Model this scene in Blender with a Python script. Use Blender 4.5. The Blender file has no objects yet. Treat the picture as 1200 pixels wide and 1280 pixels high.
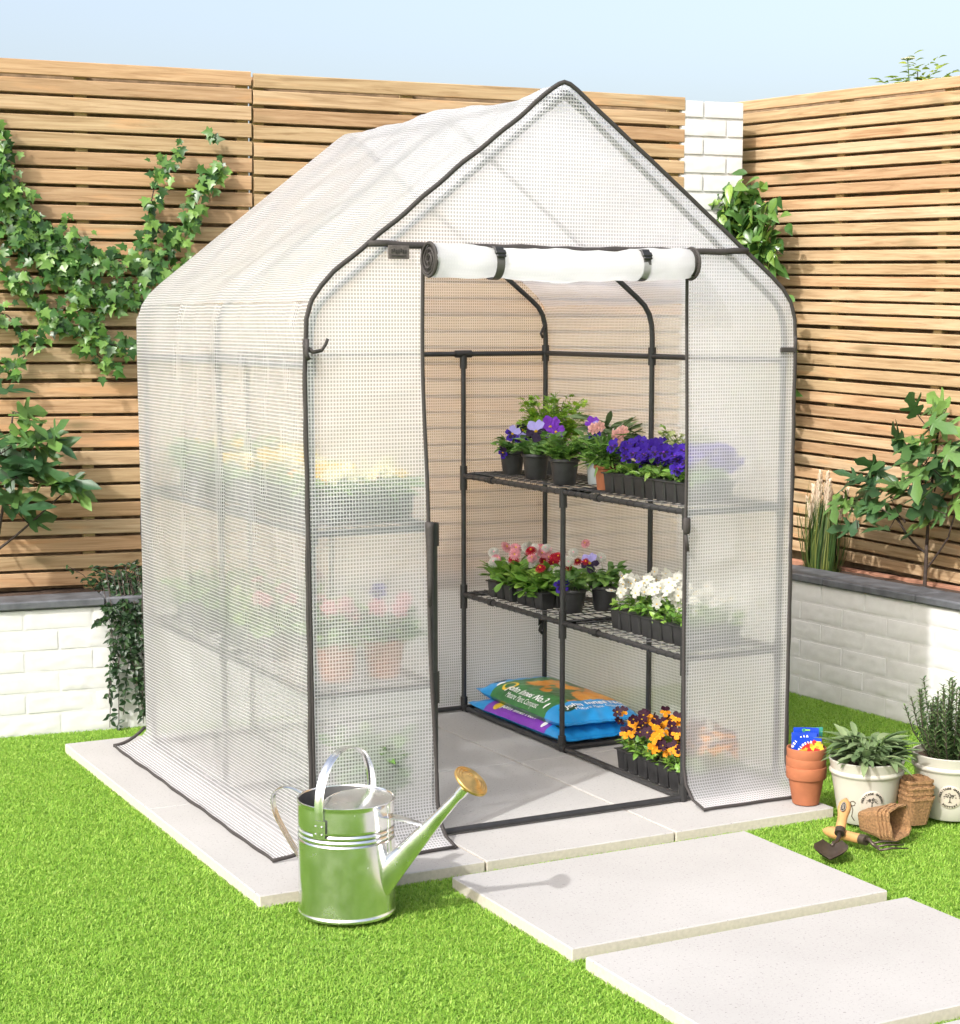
import bpy, bmesh, math, random
import numpy as np
from mathutils import Vector, Matrix, Euler, noise as mnoise

random.seed(7)
RS = np.random.RandomState(11)
R = math.radians
sc = bpy.context.scene
COL = sc.collection

# ---------------------------------------------------------------- camera
cam_d = bpy.data.cameras.new('camera'); cam = bpy.data.objects.new('camera', cam_d); COL.objects.link(cam)
YAW, PIT, ROL = -0.47998, -0.12439, -0.000845
fw = Vector((-math.sin(YAW)*math.cos(PIT), math.cos(YAW)*math.cos(PIT), math.sin(PIT)))
rt = Vector((math.cos(YAW), math.sin(YAW), 0)); up = rt.cross(fw)
r2 = rt*math.cos(ROL)+up*math.sin(ROL); u2 = up*math.cos(ROL)-rt*math.sin(ROL)
m3 = Matrix((r2, u2, -fw)).transposed()
cam.matrix_world = Matrix.Translation((-1.69929, -4.16226, 1.34272)) @ m3.to_4x4()
cam_d.sensor_fit = 'HORIZONTAL'; cam_d.sensor_width = 36.0
cam_d.lens = 2271.69/1200*36; cam_d.shift_y = 45.29/1200
cam_d.clip_start = 0.05; cam_d.clip_end = 400
sc.camera = cam

# ---------------------------------------------------------------- sky, sun, exposure
SUN_EL, SUN_AZ = R(41), R(208)          # azimuth of the direction TO the sun, ccw from +x
w = bpy.data.worlds.new('World'); sc.world = w; w.use_nodes = True
nt = w.node_tree; bg = nt.nodes['Background']
sky = nt.nodes.new('ShaderNodeTexSky'); sky.sky_type = 'NISHITA'; sky.sun_disc = False
sky.sun_elevation = SUN_EL; sky.sun_rotation = R(90)-SUN_AZ
sky.air_density = 1.0; sky.dust_density = 5.4; sky.ozone_density = 1.0; sky.altitude = 50
hs = nt.nodes.new('ShaderNodeHueSaturation'); hs.inputs['Saturation'].default_value = .72; nt.links.new(sky.outputs[0], hs.inputs['Color']); nt.links.new(hs.outputs[0], bg.inputs[0]); bg.inputs[1].default_value = 0.15
sd = bpy.data.lights.new('sun', 'SUN'); sun = bpy.data.objects.new('sun', sd); COL.objects.link(sun)
sd.energy = 2.0; sd.angle = R(1.2); sd.color = (1.0, 0.98, 0.965)
dsun = Vector((math.cos(SUN_EL)*math.cos(SUN_AZ), math.cos(SUN_EL)*math.sin(SUN_AZ), math.sin(SUN_EL)))
sun.rotation_euler = dsun.to_track_quat('Z', 'Y').to_euler(); sun.location = dsun*20
sc.view_settings.view_transform = 'Standard'; sc.view_settings.look = 'None'
sc.view_settings.exposure = 1.02; sc.view_settings.gamma = 1.0
sc.cycles.max_bounces = 16; sc.cycles.diffuse_bounces = 8; sc.cycles.transparent_max_bounces = 24
sc.cycles.transmission_bounces = 8; sc.cycles.glossy_bounces = 4; sc.cycles.caustics_refractive = True; sc.cycles.caustics_reflective = False; sc.cycles.sample_clamp_indirect = 6

# ---------------------------------------------------------------- helpers
class MB:
    """collects verts / faces / uvs / material slots and links them as ONE mesh object"""
    def __init__(s): s.v = []; s.f = []; s.uv = []; s.mi = []; s.has_uv = False
    def add(s, vs, fs, M=None, mi=0, uvs=None):
        b = len(s.v)
        for p in vs:
            p = Vector(p); s.v.append(M @ p if M is not None else p)
        for i, f in enumerate(fs):
            s.f.append([b+k for k in f]); s.mi.append(mi)
            if uvs is not None: s.has_uv = True; s.uv.append([uvs[k] for k in f])
            else: s.uv.append([(0, 0)]*len(f))
        return s
    def box(s, c, d, M=None, mi=0, bev=0.0):
        x, y, z = d[0]/2, d[1]/2, d[2]/2
        bm = bmesh.new(); bmesh.ops.create_cube(bm, size=1)
        bmesh.ops.scale(bm, vec=d, verts=bm.verts)
        if bev: bmesh.ops.bevel(bm, geom=bm.edges[:], offset=bev, segments=1, profile=.5, affect='EDGES')
        bmesh.ops.translate(bm, vec=c, verts=bm.verts); bm.verts.index_update()
        s.add([v.co.copy() for v in bm.verts], [[v.index for v in f.verts] for f in bm.faces], M, mi); bm.free(); return s
    def tube(s, pts, r, n=8, M=None, mi=0, cap=True, closed=False, flat=1.0):
        pts = [Vector(p) for p in pts]; N = len(pts); rr = r if isinstance(r, (list, tuple)) else [r]*N
        vs = []; t0 = None; nn = None
        for i, p in enumerate(pts):
            if closed: t = (pts[(i+1) % N]-pts[i-1])
            else: t = pts[min(i+1, N-1)]-pts[max(i-1, 0)]
            if t.length < 1e-9: t = Vector((0, 0, 1))
            t.normalize()
            if nn is None:
                a = Vector((0, 0, 1)) if abs(t.z) < .9 else Vector((1, 0, 0)); nn = (a-t*a.dot(t)).normalized()
            else:
                nn = nn-t*nn.dot(t); nn = nn.normalized() if nn.length > 1e-6 else t.orthogonal().normalized()
            bb = t.cross(nn)
            for k in range(n):
                a = 2*math.pi*k/n; vs.append(p+nn*math.cos(a)*rr[i]+bb*math.sin(a)*rr[i]*flat)
        fs = []
        for i in range(N if closed else N-1):
            j = (i+1) % N
            for k in range(n):
                l = (k+1) % n; fs.append([i*n+k, i*n+l, j*n+l, j*n+k])
        if cap and not closed:
            fs.append(list(range(n))[::-1]); fs.append([(N-1)*n+k for k in range(n)])
        s.add(vs, fs, M, mi); return s
    def lathe(s, prof, n=32, M=None, mi=0):
        vs = []; N = len(prof)
        for (r, z) in prof:
            for k in range(n):
                a = 2*math.pi*k/n; vs.append((r*math.cos(a), r*math.sin(a), z))
        fs = []
        for i in range(N-1):
            for k in range(n):
                l = (k+1) % n; fs.append([i*n+k, i*n+l, (i+1)*n+l, (i+1)*n+k])
        s.add(vs, fs, M, mi); return s
    def build(s, name, mats, parent=None, smooth=False, auto=None):
        me = bpy.data.meshes.new(name); me.from_pydata([tuple(v) for v in s.v], [], s.f)
        if not isinstance(mats, (list, tuple)): mats = [mats]
        for m in mats: me.materials.append(m)
        me.polygons.foreach_set('material_index', s.mi)
        if s.has_uv:
            ul = me.uv_layers.new(name='UVMap'); ul.data.foreach_set('uv', [c for f in s.uv for q in f for c in q])
        me.update()
        if smooth: me.polygons.foreach_set('use_smooth', [True]*len(me.polygons))
        o = bpy.data.objects.new(name, me); COL.objects.link(o)
        if parent: o.parent = parent
        if auto is not None and smooth:
            me.set_sharp_from_angle(angle=R(auto))
        return o

def thing(name, label, cat, loc=(0, 0, 0), rz=0, group=None):
    o = bpy.data.objects.new(name, None); COL.objects.link(o); o.location = loc; o.rotation_euler = (0, 0, rz)
    o.empty_display_size = .05
    return tag(o, label, cat, group)
def tag(o, label, cat, group=None):
    o['label'] = label; o['category'] = cat
    if group: o['group'] = group
    return o
def kind(o, k='structure'): o['kind'] = k; return o
def share(name, me, parent, M):
    o = bpy.data.objects.new(name, me); COL.objects.link(o); o.parent = parent; o.matrix_local = M; return o

class Leaves:
    """many small leaf meshes gathered with numpy into one mesh"""
    def __init__(s): s.V = []; s.F = []; s.n = 0
    def add(s, tpl, pos, d, nrm, L, W=None):
        tv, tf = tpl
        y = Vector(d).normalized(); z = Vector(nrm); z = z-y*z.dot(y)
        if z.length < 1e-4: z = y.orthogonal()
        z.normalize(); x = y.cross(z); W = W or L
        A = np.array([x*W, y*L, z*(L+W)*.5])
        s.V.append(tv @ A+np.array(pos)); s.F += [[k+s.n for k in f] for f in tf]; s.n += len(tv)
    def build(s, name, m, parent=None, smooth=True):
        me = bpy.data.meshes.new(name); me.from_pydata(np.concatenate(s.V).tolist(), [], s.F); me.materials.append(m)
        if smooth: me.polygons.foreach_set('use_smooth', [True]*len(me.polygons))
        o = bpy.data.objects.new(name, me); COL.objects.link(o)
        if parent: o.parent = parent
        return o

def leaf_strip(prof, fold=.35, curl=-.25, tip=0):
    """leaf along +y (0..1), half widths prof[(t,w)], folded on the midrib"""
    v = []; f = []
    for t, wd in prof:
        z = curl*t*t
        v += [(-wd, t, z+fold*wd), (0, t, z), (wd, t, z+fold*wd)]
    for i in range(len(prof)-1):
        a = i*3; f += [[a, a+1, a+4, a+3], [a+1, a+2, a+5, a+4]]
    return np.array(v, float), f
def leaf_star(out, c=(0, .3), cup=.12, curl=-.15):
    v = [(c[0], c[1], 0)]
    full = out+[(-x, y) for x, y in out[::-1] if abs(x) > 1e-6]
    for x, y in full: v.append((x, y, cup*abs(x)+curl*y*y))
    n = len(full); f = [[0, 1+i, 1+(i+1) % n] for i in range(n)]
    return np.array(v, float), f
OVATE = leaf_strip([(0, .02), (.12, .17), (.32, .27), (.55, .25), (.8, .12), (1, .0)])
OBOV = leaf_strip([(0, .03), (.25, .1), (.5, .2), (.75, .25), (.92, .17), (1, .05)], .25, -.2)
LANCE = leaf_strip([(0, .02), (.2, .09), (.45, .135), (.7, .11), (.9, .05), (1, 0)], .3, -.3)
SAGE = leaf_strip([(0, .03), (.15, .13), (.4, .19), (.65, .17), (.87, .09), (1, .01)], .3, -.4)
BLADE = leaf_strip([(0, .012), (.3, .016), (.6, .013), (.85, .008), (1, .001)], .3, -.35)
NEEDLE = leaf_strip([(0, .05), (.5, .07), (1, .01)], .3, -.1)
IVY = leaf_star([(0, 0), (.12, -.08), (.42, .02), (.3, .2), (.55, .42), (.25, .5), (0, 1)], (0, .22), .15, -.2)
FIG = leaf_star([(0, 0), (.08, -.05), (.30, .02), (.34, .12), (.13, .22), (.40, .46), (.43, .60), (.13, .42), (.14, .60), (.21, .80), (.13, .95), (0, 1.12)], (0, .3), .16, -.28)
FRILL = leaf_star([(0, 0), (.1, .1), (.35, .15), (.2, .3), (.5, .45), (.22, .5), (.38, .75), (.12, .72), (0, 1)], (0, .35), .1, -.25)

def rvec(s=1.0): return Vector((random.gauss(0, s), random.gauss(0, s), random.gauss(0, s)))

# ---------------------------------------------------------------- materials
def newmat(name):
    m = bpy.data.materials.new(name); m.use_nodes = True; n = m.node_tree.nodes; n.clear()
    out = n.new('ShaderNodeOutputMaterial'); return m, n, m.node_tree.links, out
def bsdf(n, l, out=None, **k):
    p = n.new('ShaderNodeBsdfPrincipled')
    for a, b in k.items(): p.inputs[a.replace('_', ' ')].default_value = b
    if out: l.new(p.outputs[0], out.inputs[0])
    return p
def ramp(n, stops):
    r = n.new('ShaderNodeValToRGB'); e = r.color_ramp.elements
    while len(e) < len(stops): e.new(.5)
    for i, (p, c) in enumerate(stops): e[i].position = p; e[i].color = (*c, 1)
    return r
def coords(n, l, kindc='Object', scale=(1, 1, 1), off=None):
    t = n.new('ShaderNodeTexCoord'); mp = n.new('ShaderNodeMapping'); mp.inputs['Scale'].default_value = scale
    l.new(t.outputs[kindc], mp.inputs[0]); return mp
def tex(n, l, vec, scale, detail=4, rough=.55):
    t = n.new('ShaderNodeTexNoise'); t.inputs['Scale'].default_value = scale; t.inputs['Detail'].default_value = detail
    t.inputs['Roughness'].default_value = rough; l.new(vec, t.inputs['Vector']); return t
def bump(n, l, h, p, strength=.3, dist=.01):
    b = n.new('ShaderNodeBump'); b.inputs['Strength'].default_value = strength; b.inputs['Distance'].default_value = dist
    l.new(h, b.inputs['Height']); l.new(b.outputs[0], p.inputs['Normal']); return b
def simple(name, c, rough=.5, metal=0, spec=.5, var=.12, scale=30, bmp=0, **k):
    m, n, l, out = newmat(name); p = bsdf(n, l, out, Roughness=rough, Metallic=metal, **k)
    p.inputs['Specular IOR Level'].default_value = spec
    mp = coords(n, l); t = tex(n, l, mp.outputs[0], scale)
    lo = tuple(x*(1-var) for x in c); hi = tuple(min(1, x*(1+var)) for x in c)
    r = ramp(n, [(.3, lo), (.7, hi)]); l.new(t.outputs[0], r.inputs[0]); l.new(r.outputs[0], p.inputs['Base Color'])
    if bmp: bump(n, l, t.outputs[0], p, bmp, .004)
    return m
def leafmat(name, dark, mid, light, rough=.42, trans=.3, sheen=.5):
    m, n, l, out = newmat(name); g = n.new('ShaderNodeNewGeometry')
    r = ramp(n, [(0, dark), (.5, mid), (1, light)]); l.new(g.outputs['Random Per Island'], r.inputs[0])
    mp = coords(n, l); t = tex(n, l, mp.outputs[0], 90, 3)
    mx = n.new('ShaderNodeMix'); mx.data_type = 'RGBA'; mx.blend_type = 'MULTIPLY'; mx.inputs[0].default_value = .35
    l.new(r.outputs[0], mx.inputs[6]); l.new(t.outputs[0], mx.inputs[7])
    p = bsdf(n, l, Roughness=rough); p.inputs['Specular IOR Level'].default_value = sheen
    l.new(mx.outputs[2], p.inputs['Base Color'])
    tr = n.new('ShaderNodeBsdfTranslucent'); l.new(r.outputs[0], tr.inputs[0])
    ms = n.new('ShaderNodeMixShader'); ms.inputs[0].default_value = trans
    l.new(p.outputs[0], ms.inputs[1]); l.new(tr.outputs[0], ms.inputs[2]); l.new(ms.outputs[0], out.inputs[0]); return m
def petal(name, c, trans=.3, var=.25):
    d = tuple(x*(1-var) for x in c); h = tuple(min(1, x*(1+var*.5)+.01) for x in c)
    return leafmat(name, d, c, h, .6, trans, .2)

def wood_mat(name, A, B, C, long=(1, 1, 1)):
    m, n, l, out = newmat(name); p = bsdf(n, l, out, Roughness=.72); p.inputs['Specular IOR Level'].default_value = .25
    g = n.new('ShaderNodeNewGeometry'); tc = n.new('ShaderNodeTexCoord')
    add = n.new('ShaderNodeVectorMath'); add.operation = 'MULTIPLY_ADD'
    cb = n.new('ShaderNodeCombineXYZ')
    for i in range(3): l.new(g.outputs['Random Per Island'], cb.inputs[i])
    add.inputs[1].default_value = (37, 91, 53); l.new(cb.outputs[0], add.inputs[0]); l.new(tc.outputs['Object'], add.inputs[2])
    mp = n.new('ShaderNodeMapping'); mp.inputs['Scale'].default_value = (1.3, 14, 26); l.new(add.outputs[0], mp.inputs[0])
    t = tex(n, l, mp.outputs[0], 2.6, 7, .62); t.inputs['Distortion'].default_value = .9
    r = ramp(n, [(.28, A), (.5, B), (.72, C)]); l.new(t.outputs[0], r.inputs[0])
    # per-board tint
    r2_ = ramp(n, [(0, (.84, .74, .66)), (.2, (1, .96, .9)), (.42, (.9, .87, .78)), (.62, (1, .88, .78)), (.8, (1.0, 1.0, .98)), (1, (.93, .85, .72))])
    r2_.color_ramp.interpolation = 'CONSTANT'; l.new(g.outputs['Random Per Island'], r2_.inputs[0])
    mx = n.new('ShaderNodeMix'); mx.data_type = 'RGBA'; mx.blend_type = 'MULTIPLY'; mx.inputs[0].default_value = 1
    l.new(r.outputs[0], mx.inputs[6]); l.new(r2_.outputs[0], mx.inputs[7])
    # orange / sap streaks
    mp2 = n.new('ShaderNodeMapping'); mp2.inputs['Scale'].default_value = (1.1, 6, 9); l.new(add.outputs[0], mp2.inputs[0])
    t2 = tex(n, l, mp2.outputs[0], 2.2, 4); r3 = ramp(n, [(.58, (0, 0, 0)), (.75, (1, 1, 1))]); l.new(t2.outputs[0], r3.inputs[0])
    mx2 = n.new('ShaderNodeMix'); mx2.data_type = 'RGBA'; l.new(r3.outputs[0], mx2.inputs[0]); l.new(mx.outputs[2], mx2.inputs[6])
    mx2.inputs[7].default_value = (.52, .29, .14, 1)
    # knots
    mp3 = n.new('ShaderNodeMapping'); mp3.inputs['Scale'].default_value = (3.1, 12, 10); l.new(add.outputs[0], mp3.inputs[0])
    v = n.new('ShaderNodeTexVoronoi'); v.inputs['Scale'].default_value = 1.0; l.new(mp3.outputs[0], v.inputs['Vector'])
    r4 = ramp(n, [(.06, (.9, .9, .9)), (.16, (.35, .35, .35)), (.26, (0, 0, 0))]); l.new(v.outputs['Distance'], r4.inputs[0])
    gt = n.new('ShaderNodeMath'); gt.operation = 'GREATER_THAN'; gt.inputs[1].default_value = .5
    sx = n.new('ShaderNodeSeparateColor'); l.new(v.outputs['Color'], sx.inputs[0]); l.new(sx.outputs[0], gt.inputs[0])
    mu = n.new('ShaderNodeMath'); mu.operation = 'MULTIPLY'; l.new(r4.outputs[0], mu.inputs[0]); l.new(gt.outputs[0], mu.inputs[1])
    mx3 = n.new('ShaderNodeMix'); mx3.data_type = 'RGBA'; l.new(mu.outputs[0], mx3.inputs[0]); l.new(mx2.outputs[2], mx3.inputs[6])
    mx3.inputs[7].default_value = (.20, .15, .075, 1)
    l.new(mx3.outputs[2], p.inputs['Base Color']); bump(n, l, t.outputs[0], p, .25, .003)
    return m

M = {}
M['slat'] = wood_mat('fence_timber', (.245, .16, .085), (.415, .30, .185), (.525, .405, .27))
M['batten'] = wood_mat('batten_timber', (.38, .29, .15), (.52, .41, .23), (.60, .49, .30))
M['gapshade'] = simple('gap_shade_brown', (.32, .22, .13), .9, var=.4, scale=20)  # brown that stands for the shade between the fence slats
M['brick'] = simple('painted_brick', (.58, .578, .57), .55, var=.05, scale=25, bmp=.25)
M['mortar'] = simple('painted_mortar', (.56, .558, .55), .8, var=.08, scale=40)
M['coping'] = simple('slate_coping', (.085, .09, .10), .6, var=.35, scale=22, bmp=.4)
M['soil'] = simple('dark_soil', (.06, .035, .022), .95, var=.5, scale=120, bmp=1)
M['sleeper'] = simple('red_sleeper', (.33, .16, .10), .85, var=.25, scale=15)
M['pole'] = simple('black_powder_coated_steel', (.022, .022, .023), .38, var=.2, scale=60)
M['joint'] = simple('black_plastic_connector', (.016, .016, .016), .5, var=.2)
M['trim'] = simple('grey_brown_binding_tape', (.036, .031, .029), .75, var=.25, scale=200)
M['wire'] = simple('black_shelf_wire', (.028, .028, .028), .35, var=.2)
M['blackpot'] = simple('black_plastic_pot', (.018, .018, .019), .42, var=.3, scale=50)
M['greypot'] = simple('pale_grey_pot', (.42, .46, .48), .5)
M['terra'] = simple('terracotta', (.30, .10, .042), .82, var=.15, scale=18, bmp=.15)
M['cream'] = simple('cream_glazed_pot', (.44, .425, .365), .28, var=.05, scale=6)
M['stamp'] = simple('stamp_clay', (.46, .41, .34), .55, var=.08)
M['ink'] = simple('black_ink', (.02, .018, .014), .7)
M['fibre'] = simple('peat_fibre', (.25, .138, .06), .95, var=.35, scale=160, bmp=.8)
M['handle'] = simple('ash_wood_handle', (.46, .25, .095), .4, var=.18, scale=22)
M['toolsteel'] = simple('bronzed_tool_steel', (.085, .065, .05), .42, metal=.6, var=.3)
M['brass'] = simple('brass_rose', (.60, .38, .13), .3, metal=.9, var=.2, scale=60)
M['cord'] = simple('leather_cord', (.10, .075, .045), .8)
M['bark'] = simple('dark_bark', (.05, .035, .028), .85, var=.4, scale=60, bmp=.6)
M['stemg'] = simple('green_stem', (.10, .17, .045), .6)
M['plume'] = simple('cream_plume', (.72, .60, .46), .9, var=.12)
M['white'] = simple('white_print', (.82, .83, .83), .5, var=.03)
M['sackblue'] = simple('blue_sack_film', (.02, .27, .62), .3, var=.1, scale=12)
M['sackpurple'] = simple('purple_sack_film', (.19, .035, .40), .3, var=.1, scale=12)
M['sackgreen'] = simple('green_sack_film', (.035, .17, .045), .3, var=.25, scale=14)
M['sacklime'] = simple('lime_sack_film', (.22, .48, .04), .35)
M['logo'] = simple('dark_green_logo', (.012, .06, .03), .35)
M['yellow'] = simple('yellow_print', (.75, .50, .03), .4)
M['orange'] = simple('orange_print', (.80, .30, .03), .4, var=.3, scale=50)
M['pktblue'] = simple('blue_packet', (.01, .05, .42), .25, var=.2, scale=20)
M['pktred'] = simple('red_print', (.50, .02, .02), .35, var=.3, scale=60)
M['pktgreen'] = simple('teal_print', (.05, .28, .22), .35)
M['label'] = simple('woven_label', (.10, .085, .08), .8, var=.3, scale=180)
M['plasticgrey'] = simple('grey_webbing', (.075, .07, .068), .6)

def stone_mat():
    m, n, l, out = newmat('pale_granite_slab'); p = bsdf(n, l, out, Roughness=.7); p.inputs['Specular IOR Level'].default_value = .25
    mp = coords(n, l); t = tex(n, l, mp.outputs[0], 2.2, 5); r = ramp(n, [(.3, (.345, .337, .325)), (.7, (.395, .387, .375))]); l.new(t.outputs[0], r.inputs[0])
    t2 = tex(n, l, mp.outputs[0], 150, 2, .8); r2_ = ramp(n, [(.30, (.25, .24, .23)), (.385, (1, 1, 1)), (.63, (1, 1, 1)), (.72, (1.25, 1.25, 1.25))]); l.new(t2.outputs[0], r2_.inputs[0])
    mx = n.new('ShaderNodeMix'); mx.data_type = 'RGBA'; mx.blend_type = 'MULTIPLY'; mx.inputs[0].default_value = .75
    l.new(r.outputs[0], mx.inputs[6]); l.new(r2_.outputs[0], mx.inputs[7]); l.new(mx.outputs[2], p.inputs['Base Color'])
    bump(n, l, t2.outputs[0], p, .12, .001); return m
M['stone'] = stone_mat()
def stone_edge():
    return simple('slab_cut_edge', (.47, .43, .36), .85, var=.10, scale=90, bmp=.12)
M['stonedge'] = stone_edge()

def metal_can():
    m, n, l, out = newmat('galvanised_steel'); p = bsdf(n, l, out, Metallic=1.0, Roughness=.16)
    mp = coords(n, l); t = tex(n, l, mp.outputs[0], 26, 5); r = ramp(n, [(.3, (.76, .77, .77)), (.7, (.90, .90, .89))]); l.new(t.outputs[0], r.inputs[0]); l.new(r.outputs[0], p.inputs['Base Color'])
    rr = ramp(n, [(.3, (.16,)*3), (.75, (.30,)*3)]); l.new(t.outputs[0], rr.inputs[0]); l.new(rr.outputs[0], p.inputs['Roughness'])
    t2 = tex(n, l, mp.outputs[0], 9, 2); bump(n, l, t2.outputs[0], p, .035, .01); return m
M['galv'] = metal_can()
M['caninside'] = simple('dull_zinc', (.16, .16, .155), .6, metal=.4)

def film_mat(name='reinforced_film', open_w=.62, clear=.95, pitch=(.0083, .0093), white=.89):
    m, n, l, out = newmat(name)
    uv = n.new('ShaderNodeTexCoord'); sx = n.new('ShaderNodeSeparateXYZ'); l.new(uv.outputs['UV'], sx.inputs[0])
    def band(o, pitch):
        a = n.new('ShaderNodeMath'); a.operation = 'DIVIDE'; a.inputs[1].default_value = pitch; l.new(o, a.inputs[0])
        b = n.new('ShaderNodeMath'); b.operation = 'FRACT'; l.new(a.outputs[0], b.inputs[0])
        c = n.new('ShaderNodeMath'); c.operation = 'SUBTRACT'; c.inputs[1].default_value = .5; l.new(b.outputs[0], c.inputs[0])
        d = n.new('ShaderNodeMath'); d.operation = 'ABSOLUTE'; l.new(c.outputs[0], d.inputs[0])
        e = n.new('ShaderNodeMath'); e.operation = 'LESS_THAN'; e.inputs[1].default_value = open_w/2; l.new(d.outputs[0], e.inputs[0]); return e
    cell = n.new('ShaderNodeMath'); cell.operation = 'MULTIPLY'
    l.new(band(sx.outputs[0], pitch[0]).outputs[0], cell.inputs[0]); l.new(band(sx.outputs[1], pitch[1]).outputs[0], cell.inputs[1])
    tc = n.new('ShaderNodeTexCoord'); t = tex(n, l, tc.outputs['Object'], 5, 4); t9 = tex(n, l, tc.outputs['Object'], 38, 3); tcr = tex(n, l, tc.outputs['Object'], 8, 5, .5); tcr.noise_type = 'RIDGED_MULTIFRACTAL'
    def layer(rough, tr):
        p = bsdf(n, l, Roughness=rough); p.inputs['Base Color'].default_value = (white*.985, white*.985, white*1.01, 1)
        p.inputs['Specular IOR Level'].default_value = .55
        b1 = bump(n, l, t9.outputs[0], p, .35, .006); b2 = n.new('ShaderNodeBump'); b2.inputs['Strength'].default_value = .5; b2.inputs['Distance'].default_value = .02; l.new(tcr.outputs[0], b2.inputs['Height']); l.new(b2.outputs[0], b1.inputs['Normal'])
        q = n.new('ShaderNodeBsdfTranslucent'); q.inputs[0].default_value = (.97, .965, .985, 1)
        x = n.new('ShaderNodeMixShader'); x.inputs[0].default_value = tr
        l.new(p.outputs[0], x.inputs[1]); l.new(q.outputs[0], x.inputs[2]); return x
    thread = layer(.36, .68); film = layer(.22, .72)
    tp = n.new('ShaderNodeBsdfTransparent'); rf = n.new('ShaderNodeBsdfRefraction'); rf.inputs['IOR'].default_value = 1.09; rf.inputs['Roughness'].default_value = .55; rf.distribution = 'GGX'
    hz = n.new('ShaderNodeMixShader'); hz.inputs[0].default_value = .54; l.new(rf.outputs[0], hz.inputs[1]); l.new(tp.outputs[0], hz.inputs[2])
    cl = n.new('ShaderNodeMixShader')
    mr = n.new('ShaderNodeMapRange'); mr.inputs[1].default_value = .3; mr.inputs[2].default_value = .7
    mr.inputs[3].default_value = clear*.86; mr.inputs[4].default_value = clear; l.new(t.outputs[0], mr.inputs[0])
    l.new(mr.outputs[0], cl.inputs[0]); l.new(film.outputs[0], cl.inputs[1]); l.new(hz.outputs[0], cl.inputs[2])
    th = n.new('ShaderNodeMixShader'); th.inputs[0].default_value = .08; l.new(thread.outputs[0], th.inputs[1]); l.new(tp.outputs[0], th.inputs[2])
    fin = n.new('ShaderNodeMixShader'); l.new(cell.outputs[0], fin.inputs[0]); l.new(th.outputs[0], fin.inputs[1]); l.new(cl.outputs[0], fin.inputs[2])
    l.new(fin.outputs[0], out.inputs[0]); return m
M['film'] = film_mat()
M['filmroof'] = film_mat('reinforced_film_roof', .56, .74, white=.87)

L = {}
L['ivy'] = leafmat('ivy_leaf', (.026, .08, .02), (.07, .185, .037), (.22, .39, .075), .35)
L['ivy2'] = leafmat('trailing_leaf', (.012, .035, .012), (.022, .06, .02), (.05, .11, .03), .4)
L['fig'] = leafmat('fig_leaf', (.04, .11, .045), (.085, .19, .06), (.19, .35, .08), .4)
L['ficus'] = leafmat('ficus_leaf', (.045, .12, .03), (.09, .21, .045), (.30, .46, .08), .3)
L['pansyl'] = leafmat('pansy_leaf', (.08, .19, .045), (.15, .30, .07), (.28, .46, .11), .45)
L['daisyl'] = leafmat('daisy_leaf', (.08, .20, .03), (.17, .35, .05), (.34, .54, .10), .4)
L['herb'] = leafmat('herb_leaf', (.13, .28, .02), (.22, .42, .03), (.36, .55, .05), .5)
L['feather'] = leafmat('feathery_leaf', (.07, .18, .03), (.14, .30, .05), (.26, .44, .08), .5)
L['sage'] = leafmat('sage_leaf', (.11, .18, .075), (.18, .26, .12), (.28, .36, .18), .7, .25, .2)
L['rosemary'] = leafmat('rosemary_leaf', (.06, .13, .045), (.12, .21, .075), (.25, .36, .14), .5)
L['varieg'] = leafmat('variegated_leaf', (.16, .30, .05), (.40, .48, .16), (.66, .68, .36), .5)
L['grassb'] = leafmat('ornamental_grass_blade', (.035, .08, .02), (.075, .15, .04), (.24, .26, .06), .4)
L['elder'] = leafmat('elder_leaf', (.10, .16, .02), (.24, .33, .03), (.45, .48, .05), .5, .45)
P = {}
P['violet'] = petal('deep_violet_petal', (.045, .012, .30)); P['purple'] = petal('purple_petal', (.20, .04, .50))
P['lilac'] = petal('lilac_petal', (.42, .38, .80)); P['dark'] = petal('blackish_purple_petal', (.018, .006, .035))
P['white'] = petal('white_petal', (.60, .60, .54), .3, .12); P['yellow'] = petal('yellow_petal', (.80, .52, .02))
P['orange'] = petal('orange_petal', (.80, .30, .01)); P['maroon'] = petal('maroon_petal', (.035, .005, .02))
P['red'] = petal('crimson_petal', (.42, .012, .03)); P['pink'] = petal('pink_petal', (.80, .36, .42)); P['salmon'] = petal('salmon_petal', (.85, .50, .45))
P['cream'] = petal('cream_petal', (.82, .76, .45), .3, .1); P['grn'] = simple('flower_stem', (.13, .24, .05), .6)

# ---------------------------------------------------------------- text
def text2d(s, size, font_off=0.0):
    c = bpy.data.curves.new('t', 'FONT'); c.body = s; c.size = size; c.align_x = 'CENTER'; c.offset = font_off; c.resolution_u = 3
    o = bpy.data.objects.new('t', c); COL.objects.link(o); dg = bpy.context.evaluated_depsgraph_get(); dg.update()
    me = o.evaluated_get(dg).to_mesh(); v = [(q.co.x, q.co.y) for q in me.vertices]; f = [list(p.vertices) for p in me.polygons]
    bpy.data.objects.remove(o); bpy.data.curves.remove(c); return v, f
def subdiv_text(v, f): return v, f
def map_text(mb, v, f, fn, mi=0): mb.add([fn(x, y) for x, y in v], f, None, mi)

# ================================================================= SETTING
ZL = -0.0205            # lawn level, patio top is z = 0
# ---- lawn: one sheet to the horizon
mb = MB(); S = 60
mb.add([(-S, -S, ZL-.012), (S, -S, ZL-.012), (S, S, ZL-.012), (-S, S, ZL-.012)], [[0, 1, 2, 3]])
M['lawn'] = simple('lawn_thatch', (.135, .255, .035), .9, var=.4, scale=140)
kind(mb.build('lawn', M['lawn']))

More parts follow.
